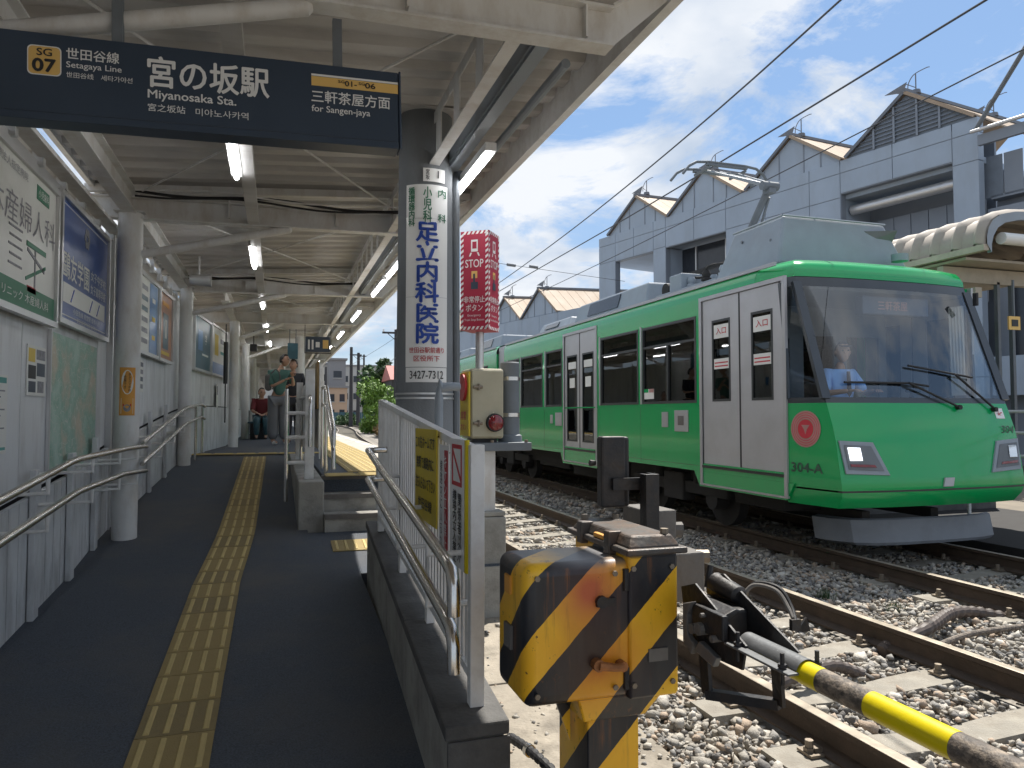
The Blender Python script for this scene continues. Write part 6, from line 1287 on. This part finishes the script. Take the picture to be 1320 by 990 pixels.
def foliage(name, c, r, n, size, mi, label, cat, group=None, trunk=None, seed=1, lean=(0, 0)):
    rn = np.random.default_rng(seed); t = thing(name, label, cat, group); nb = 14
    cen = rn.normal(0, .55, (nb, 3)); cen /= np.maximum(1, np.linalg.norm(cen, axis=1))[:, None]; k = rn.integers(0, nb, n); lob = rn.uniform(.18, .5, nb)
    d = rn.normal(0, 1, (n, 3)); d /= np.linalg.norm(d, axis=1)[:, None]; p = (cen[k]*.8+d*(lob[k][:, None]*(.55+.6*rn.random((n, 1)))))*np.array(r)+np.array(c)
    V = []; a = rn.normal(0, 1, (n, 3)); a /= np.linalg.norm(a, axis=1)[:, None]; b = np.cross(a, rn.normal(0, 1, (n, 3))); b /= np.linalg.norm(b, axis=1)[:, None]; s = size*(.6+.8*rn.random((n, 1)))
    V = np.stack([p-a*s, p+b*s*.45, p+a*s, p-b*s*.45], 1).reshape(-1, 3); me = bpy.data.meshes.new('crown'); me.from_pydata(V.tolist(), [], (np.arange(n*4).reshape(-1, 4)).tolist()); me.materials.append(M[mi]); link('crown', me, t)
    if trunk: P('trunk', MB().tube([(c[0], c[1], -.35), (c[0]+.1, c[1], c[2]*.5), (c[0], c[1], c[2])], [trunk, trunk*.8, trunk*.4], 8).tube([(c[0], c[1], c[2]*.5), (c[0]+r[0]*.5, c[1], c[2]+r[2]*.3)], [trunk*.5, trunk*.2], 6).tube([(c[0], c[1], c[2]*.55), (c[0]-r[0]*.5, c[1], c[2]+r[2]*.2)], [trunk*.5, trunk*.2], 6), 'bark', t)
    else: P('stem', MB().tube([(c[0], c[1], -.35), (c[0], c[1], c[2])], .06, 5).tube([(c[0]+.1, c[1], -.35), (c[0]+r[0]*.5, c[1], c[2]+r[2]*.4)], .04, 5), 'bark', t)
foliage('dark_tree', (12.0, 84, 3.9), (2.6, 3, 3.6), 7000, .28, 'leaf_dark', 'dark rounded tree behind the bright bushes, left of the red roof', 'tree', None, .25, 3)
foliage('bright_bush', (8.0, 62, 1.9), (2.0, 3, 2.1), 5000, .16, 'leaf_bright', 'tall bright yellow green bush beside the far tracks', 'bush', 'bright bushes beside the far tracks', None, 4)
foliage('bright_bush', (8.4, 52, 1.3), (1.6, 3, 1.6), 5000, .13, 'leaf_bright', 'lower bright green bush nearest the picket fence', 'bush', 'bright bushes beside the far tracks', None, 5)
foliage('dry_bush', (7.1, 51, .25), (.8, 2.5, .5), 1500, .10, 'leaf_dry', 'dry brown shrub at the foot of the bright bush', 'bush', None, None, 6)
foliage('small_bush', (9.0, 100, .6), (1.6, 4, .9), 1600, .2, 'leaf_dark', 'small dark bush at the foot of the two far poles', 'bush', None, None, 8)
foliage('green_tree', (14.5, 78, 3.5), (2.2, 3, 3.2), 4500, .25, 'leaf_dark', 'green tree right of the red roofed house, half behind the concrete pole', 'tree', None, .2, 9)
foliage('green_tree', (-4.6, 70, 3), (3, 3, 3), 4500, .25, 'leaf_bright', 'green tree seen through the gap at the far end of the platform', 'tree', None, .2, 10)
hs_ = thing('red_roofed_house', 'dark walled house with a pinkish red roof beyond the bright bushes', 'house')
P('wall', MB().box(11.4, 16, 76, 82, -.3, 5.0), 'house_dark', hs_, None); P('roof', MB().prism([(11.2, 75.6, 4.95), (11.2, 82.4, 4.95), (11.2, 79, 6.6)], (5.2, 0, 0)), 'roof_red', hs_, None); P('window', MB().box(12.6, 13.6, 75.95, 76.0, 2.2, 3.4), 'window_dark', hs_, None); P('window', MB().box(14.2, 15.2, 75.95, 76.0, 2.2, 3.4), 'window_dark', hs_, None)
def block(x0, x1, y0, y1, z1, mi, label, cols=3, rows_=3, wm='window_dark'):
    t = thing('apartment_block', label, 'building', 'buildings behind the far end of the line'); P('wall', MB().box(x0, x1, y0, y1, -.3, z1), mi, t, None); P('roof', MB().box(x0-.3, x1+.3, y0-.3, y1+.3, z1, z1+.35), 'apartment_grey', t, None)
    for i in range(cols):
        for j in range(rows_):
            a = x0+(x1-x0)*(i+.25)/cols; b = x0+(x1-x0)*(i+.75)/cols; z = .9+j*(z1-.6)/rows_; wn_ = P('window', MB().box(a, b, y0-.06, y0-.01, z, z+1.3), wm, t, None); P('sill', MB().box(a-.1, b+.1, y0-.2, y0-.01, z-.12, z), 'apartment_white', wn_, None)
block(6.0, 12.2, 150, 160, 11.2, 'apartment_white', 'pale apartment block with windows, tallest behind the far poles'); block(8.5, 12.0, 132, 140, 6.0, 'apartment_peach', 'peach walled house in front of the pale apartment block', 2, 2)
block(9.6, 12.6, 142, 148, 11.6, 'apartment_grey', 'narrow grey slab block beside the pale apartment block', 1, 3); block(13, 22, 160, 170, 11.6, 'apartment_white', 'wide pale building right of the far poles, behind the dark tree', 4, 3)
block(-8, 4.5, 150, 160, 9, 'apartment_white', 'pale building seen left of the far poles past the platform end', 4, 3)
block(26, 40, 120, 135, 9, 'apartment_white', 'pale building far right behind the concrete pole', 4, 3)
ff = thing('far_fence', 'low blue green sheet fence across the far end of the tracks', 'fence')
for i in range(12): P('fence_panel', MB().box(4.0+i*.9, 4.0+i*.9+.86, 118, 118.1, -.3, 1.7), 'board_teal' if i > 4 else 'facade_dark', ff, None)
rr_ = MB(); rr_.box(3, 20, 112, 117.5, -.33, -.16); struct('far_road', rr_, 'slab_concrete', None)
# boards on the platform far away
db = thing('departure_sign', 'small dark hanging direction sign right of the mid platform column', 'sign')
P('case', MB().box(.62, 1.42, 14.2, 14.28, 2.55, 2.84), 'sign_navy', db, None, .01); P('frame', MB().bar((.60, 14.19, 2.53), (.60, 14.19, 3.08), .02, .02).bar((1.44, 14.19, 2.53), (1.44, 14.19, 3.08), .02, .02).bar((.6, 14.19, 2.53), (1.44, 14.19, 2.53), .02, .02), 'ink_black', db, None)
for a, b, c_, d, q in ((.70, .76, 2.60, 2.78, 'sign_white'), (.82, .88, 2.60, 2.78, 'sign_white'), (.95, 1.08, 2.64, 2.74, 'sign_white'), (1.18, 1.36, 2.62, 2.78, 'sign_gold')): P('print', MB().box(a, b, 14.194, 14.2, c_, d), q, db, None)
for ch in C.objects['departure_sign'].children:
    for v in ch.data.vertices: v.co.x = .52+(v.co.x-.62)*.56
db = thing('direction_sign', 'small dark teal hanging sign left of the mid platform column', 'sign'); P('case', MB().box(.22, .42, 15.4, 15.48, 2.5, 2.82), 'board_teal', db, None, .01)
for x_ in (.26, .38): P('hanger', MB().tube([(x_, 15.44, 2.82), (x_, 15.44, 3.1)], .01, 6), 'post_grey', db)
# platform wall, shelter panels on the right side of the platform centre, far along
wv = thing('platform_windscreen', 'narrow brown and white partition standing mid platform beside the steps railing', 'partition')
P('post', MB().box(.55, .60, 9.9, 9.95, .81, 2.0), 'white_steel', wv, None); P('panel', MB().box(.46, .50, 8.4, 10.2, 1.0, 1.95), 'white_steel', wv, None); P('board', MB().box(.44, .455, 8.4, 8.9, 1.45, 1.98), 'leaf_dry', wv, None)
pk = thing('wall_pipe', 'thin dark downpipe on the left wall past the second column', 'pipe')
P('pipe', MB().tube([(-.80, 13.2, 1.9), (-.80, 13.2, 2.6)], .035, 8).tube([(-.80, 13.2, 1.25), (-.80, 13.2, 2.9)], .012, 6), 'ink_black', pk)
bh = thing('platform_bench', 'dark bench by the left wall under the seated person', 'bench')
P('seat', MB().box(-.60, -.06, 17.9, 19.0, 1.18, 1.22), 'board_teal', bh, None, .01)
for y in (18.0, 18.9): P('leg', MB().box(-.55, -.2, y, y+.04, .81, 1.18), 'ink_black', bh, None)
# ------------------------------------------------------------------ people
def skin_mesh(name, verts, edges, radii, mi, parent, root=0, sub=2):
    me = bpy.data.meshes.new(name); me.from_pydata([tuple(v) for v in verts], edges, []); o = link(name, me, parent)
    s = o.modifiers.new('skin', 'SKIN'); s.use_smooth_shade = True; sv = me.skin_vertices
    if not sv: 
        bpy.context.view_layer.objects.active = o
    for i, r in enumerate(radii):
        rx, ry = r if isinstance(r, tuple) else (r, r); me.skin_vertices[0].data[i].radius = (rx, ry); me.skin_vertices[0].data[i].use_root = (i == root)
    b = o.modifiers.new('sub', 'SUBSURF'); b.levels = sub; b.render_levels = sub; me.materials.append(M[mi]); return o
def chain(name, pts, radii, mi, parent, sub=2): return skin_mesh(name, pts, [(i, i+1) for i in range(len(pts)-1)], radii, mi, parent, 0, sub)
def head(parent, c, f, hair='hair', r=.095, cap=None, long_hair=False):
    """c centre, f facing direction (unit, horizontal)"""
    c = Vector(c); f = Vector(f).normalized(); u = Vector((0, 0, 1)); s = f.cross(u)
    m = MB(); rows = []; n = 14
    for i in range(11):
        ph_ = PI*i/10; zz = math.cos(ph_); rad = math.sin(ph_)
        row = []
        for k in range(n):
            a = 2*PI*k/n; w_ = .80*rad; d_ = .95*rad; jaw = 1-.20*max(0, -zz); q = c+s*(math.cos(a)*r*w_*jaw)+f*(math.sin(a)*r*d_*jaw+(r*.08 if zz < 0 else 0))+u*(zz*r*1.22); row.append(q)
        rows.append(row)
    m.grid(rows, close=True)
    m.prism([c+f*r*.93+u*.012, c+f*r*1.12-u*.018, c+f*r*.93-u*.024], s*.016)                 # nose
    for q in (-1, 1): m.disc(c+s*q*r*.76-u*.005, s*q, .022, .012, 8)                       # ears
    h = P('head', m, 'skin', parent, 60)
    for q in (-1, 1): P('eye', MB().disc(c+f*r*.86+s*q*r*.32+u*.012, f, .010, .006, 8), 'ink_black', h)
    P('mouth', MB().prism([c+f*r*.9-s*.02-u*.048, c+f*r*.9+s*.02-u*.048, c+f*r*.9+s*.018-u*.054, c+f*r*.9-s*.018-u*.054], f*.006), 'emblem_pink', h, None)
    m = MB(); rows = []
    for i in range(8):
        ph_ = (.62 if not long_hair else .85)*PI*i/7; row = []
        for k in range(n):
            a = 2*PI*k/n; back = -math.sin(a); e = 1 if back > -.2 else max(0, 1-(i-2.2)*.9) if i > 2 else 1; zz = math.cos(ph_*(1 if e > .5 else .42)); rad = math.sin(ph_*(1 if e > .5 else .42))
            row.append(c+s*(math.cos(a)*r*.88*rad)+f*(math.sin(a)*r*1.03*rad-.004)+u*(zz*r*1.30))
        rows.append(row)
    m.grid(rows, close=True); P('hair' if not cap else 'cap', m, cap or hair, parent, 60)
    if cap: P('cap_visor', MB().prism([c+f*r*.9+s*.07+u*.06, c+f*r*1.35+s*.04+u*.045, c+f*r*1.35-s*.04+u*.045, c+f*r*.9-s*.07+u*.06], (0, 0, .008)), cap, parent, None)
def hand(parent, w_, d, up, k=1.):
    """wrist point, pointing direction, palm-up axis"""
    w_ = Vector(w_); d = Vector(d).normalized(); up = Vector(up); s = d.cross(up).normalized(); up = s.cross(d).normalized()
    V = [w_, w_+d*.05*k, w_+d*.085*k]; E = [(0, 1), (1, 2)]; R = [.018*k, (.032*k, .014*k), (.034*k, .013*k)]
    for i, L in enumerate((.062, .072, .068, .052)):
        b_ = w_+d*.085*k+s*(-.027+.018*i)*k; V += [b_, b_+d*L*.5*k-up*.008*k, b_+d*L*.85*k-up*.03*k]; o = len(V)-3; E += [(2, o), (o, o+1), (o+1, o+2)]; R += [.009*k, .008*k, .007*k]
    b_ = w_+d*.03*k-s*.03*k; V += [b_, b_+d*.03*k-s*.022*k-up*.01, b_+d*.055*k-s*.026*k-up*.02]; o = len(V)-3; E += [(1, o), (o, o+1), (o+1, o+2)]; R += [.011*k, .009*k, .008*k]
    return skin_mesh('hand', V, E, R, 'skin', parent, 0, 1)
def body(t, pel, chest, neck, legs, arms, hips=.13, top='shirt_teal', bottom='trousers_grey', wide=1.0, shoe='sign_white', rx=(1, 0, 0), sleeves=.55):
    pel, chest, neck = Vector(pel), Vector(chest), Vector(neck); rx = Vector(rx).normalized()
    # continuous skin body
    V = [pel, chest, neck, neck+Vector((0, 0, .08))]; E = [(0, 1), (1, 2), (2, 3)]; R = [(.12, .10), (.13, .095), .05, .045]
    for (h_, k_, a_, toe) in legs: o = len(V); V += [Vector(h_), Vector(k_), Vector(a_), Vector(toe)]; E += [(0, o), (o, o+1), (o+1, o+2), (o+2, o+3)]; R += [.085, .055, .038, .032]
    for (s_, e_, w_) in arms: o = len(V); V += [Vector(s_), Vector(e_), Vector(w_)]; E += [(1, o), (o, o+1), (o+1, o+2)]; R += [.052, .038, .024]
    skin_mesh('body', V, E, R, 'skin', t)
    V = [pel+Vector((0, 0, -.02)), pel.lerp(chest, .5), chest, neck-Vector((0, 0, .03))]; E = [(0, 1), (1, 2), (2, 3)]; R = [(.165*wide, .12), (.155, .115), (.16, .12), .075]
    for (s_, e_, w_) in arms: o = len(V); s_, e_ = Vector(s_), Vector(e_); V += [s_, s_.lerp(e_, .5), s_.lerp(e_, .95)]; E += [(2, o), (o, o+1), (o+1, o+2)]; R += [.075, .062, .06]
    skin_mesh('shirt', V, E, R, top, t)
    V = [pel]; E = []; R = [(.15*wide, .12)]
    for (h_, k_, a_, toe) in legs: o = len(V); V += [Vector(h_), Vector(k_), Vector(a_)+Vector((0, 0, .02))]; E += [(0, o), (o, o+1), (o+1, o+2)]; R += [.10*wide, .085*wide, .085*wide if wide > 1 else .06]
    skin_mesh('trousers', V, E, R, bottom, t)
    for (h_, k_, a_, toe) in legs: chain('shoe', [Vector(a_)+Vector((0, 0, -.02)), Vector(a_).lerp(Vector(toe), .5)+Vector((0, 0, -.01)), Vector(toe)], [.045, .045, .035], shoe, t, 1)
    for (s_, e_, w_) in arms: hand(t, w_, Vector(w_)-Vector(e_), (0, 0, 1))
g0 = PZ
# standing person in green top, seen from the back left, hands raised to the chest
t = thing('person', 'standing person in green top and wide grey trousers, nearest on the platform', 'person', 'people waiting on the platform')
x, y = .06, 14.6
body(t, (x, y, g0+.92), (x+.02, y, g0+1.30), (x+.04, y, g0+1.45), [((x-.09, y, g0+.86), (x-.10, y-.03, g0+.48), (x-.10, y, g0+.07), (x-.02, y-.10, g0+.045)), ((x+.09, y, g0+.86), (x+.10, y-.02, g0+.48), (x+.11, y, g0+.07), (x+.20, y-.08, g0+.045))],
     [((x-.16, y, g0+1.36), (x-.12, y-.10, g0+1.10), (x+.10, y-.16, g0+1.22)), ((x+.19, y+.02, g0+1.36), (x+.26, y-.06, g0+1.12), (x+.24, y-.2, g0+1.28))], wide=1.25)
head(t, (x+.10, y-.02, g0+1.60), (.85, -.4, 0), long_hair=False)
bp_ = thing('backpack', 'grey backpack on the back of the person in green', 'bag'); P('body', MB().box(x-.25, x-.13, y-.10, y+.12, g0+1.02, g0+1.34), 'bag_grey', bp_, None, .05); P('strap', MB().tube(curve_pts([(x-.14, y-.1, g0+1.34), (x-.05, y-.14, g0+1.42), (x+.02, y-.13, g0+1.25), (x-.12, y-.12, g0+1.05)], 4), .012, 6), 'bag_grey', bp_)
t = thing('person', 'standing person in dark clothes half hidden behind the person in green', 'person', 'people waiting on the platform')
x, y = .34, 15.6
body(t, (x, y, g0+.90), (x, y, g0+1.28), (x, y, g0+1.43), [((x-.08, y, g0+.86), (x-.08, y-.03, g0+.48), (x-.09, y, g0+.07), (x-.06, y-.13, g0+.045)), ((x+.08, y, g0+.86), (x+.09, y-.02, g0+.48), (x+.10, y, g0+.07), (x+.14, y-.12, g0+.045))],
     [((x-.17, y, g0+1.36), (x-.20, y-.04, g0+1.10), (x-.10, y-.18, g0+1.15)), ((x+.17, y, g0+1.36), (x+.22, y-.04, g0+1.10), (x+.14, y-.2, g0+1.12))], top='trousers_black', bottom='trousers_black', shoe='ink_black')
head(t, (x, y-.03, g0+1.58), (-.6, -.8, 0))
t = thing('person', 'seated person in a red top on the bench by the left wall', 'person', 'people waiting on the platform')
x, y = -.30, 18.1
body(t, (x, y+.1, g0+.46), (x, y+.08, g0+.80), (x, y+.02, g0+.95), [((x-.09, y, g0+.45), (x-.10, y-.38, g0+.46), (x-.10, y-.36, g0+.07), (x-.10, y-.48, g0+.045)), ((x+.09, y, g0+.45), (x+.10, y-.38, g0+.46), (x+.10, y-.36, g0+.07), (x+.10, y-.48, g0+.045))],
     [((x-.17, y+.05, g0+.88), (x-.20, y-.10, g0+.65), (x-.08, y-.25, g0+.60)), ((x+.17, y+.05, g0+.88), (x+.21, y-.10, g0+.65), (x+.10, y-.25, g0+.60))], top='shirt_red', bottom='board_teal', shoe='ink_black')
head(t, (x, y-.06, g0+1.08), (.3, -.95, 0))
# driver inside the cab
t = thing('person', 'tram driver in light blue shirt and dark cap seated behind the windshield', 'person')
x, y, z = 5.98, 6.72, .96
body(t, (x, y, z+.42), (x, y-.02, z+.78), (x, y-.04, z+.94), [((x-.09, y-.05, z+.42), (x-.1, y-.38, z+.45), (x-.1, y-.36, z+.08), (x-.1, y-.46, z+.05)), ((x+.09, y-.05, z+.42), (x+.1, y-.38, z+.45), (x+.1, y-.36, z+.08), (x+.1, y-.46, z+.05))],
     [((x-.18, y-.02, z+.88), (x-.26, y-.12, z+.66), (x-.16, y-.34, z+.68)), ((x+.18, y-.02, z+.88), (x+.27, y-.12, z+.66), (x+.18, y-.34, z+.68))], top='shirt_blue', bottom='trousers_black', shoe='ink_black')
head(t, (x+.01, y-.07, z+1.12), (-.35, -.93, 0), cap='cap_navy')
P('tie', MB().prism([(x-.02, y-.16, z+.90), (x+.02, y-.16, z+.90), (x+.03, y-.17, z+.66), (x, y-.17, z+.62), (x-.03, y-.17, z+.66)], (0, -.008, 0)), 'cap_navy', t, None)
# ------------------------------------------------------------------ put each thing's empty at its base
bpy.context.view_layer.update()
for r in ROOTS:
    lo = Vector((1e9,)*3); hi = Vector((-1e9,)*3); ok = False
    for ch in r.children_recursive:
        if ch.type == 'MESH' and len(ch.data.vertices):
            for c in ch.bound_box:
                q = ch.matrix_world @ Vector(c); ok = True
                for i in range(3): lo[i] = min(lo[i], q[i]); hi[i] = max(hi[i], q[i])
    if not ok: continue
    b = Vector(((lo.x+hi.x)/2, (lo.y+hi.y)/2, lo.z)); r.location = b
    for ch in r.children: ch.location = ch.location-b
bpy.context.view_layer.update()
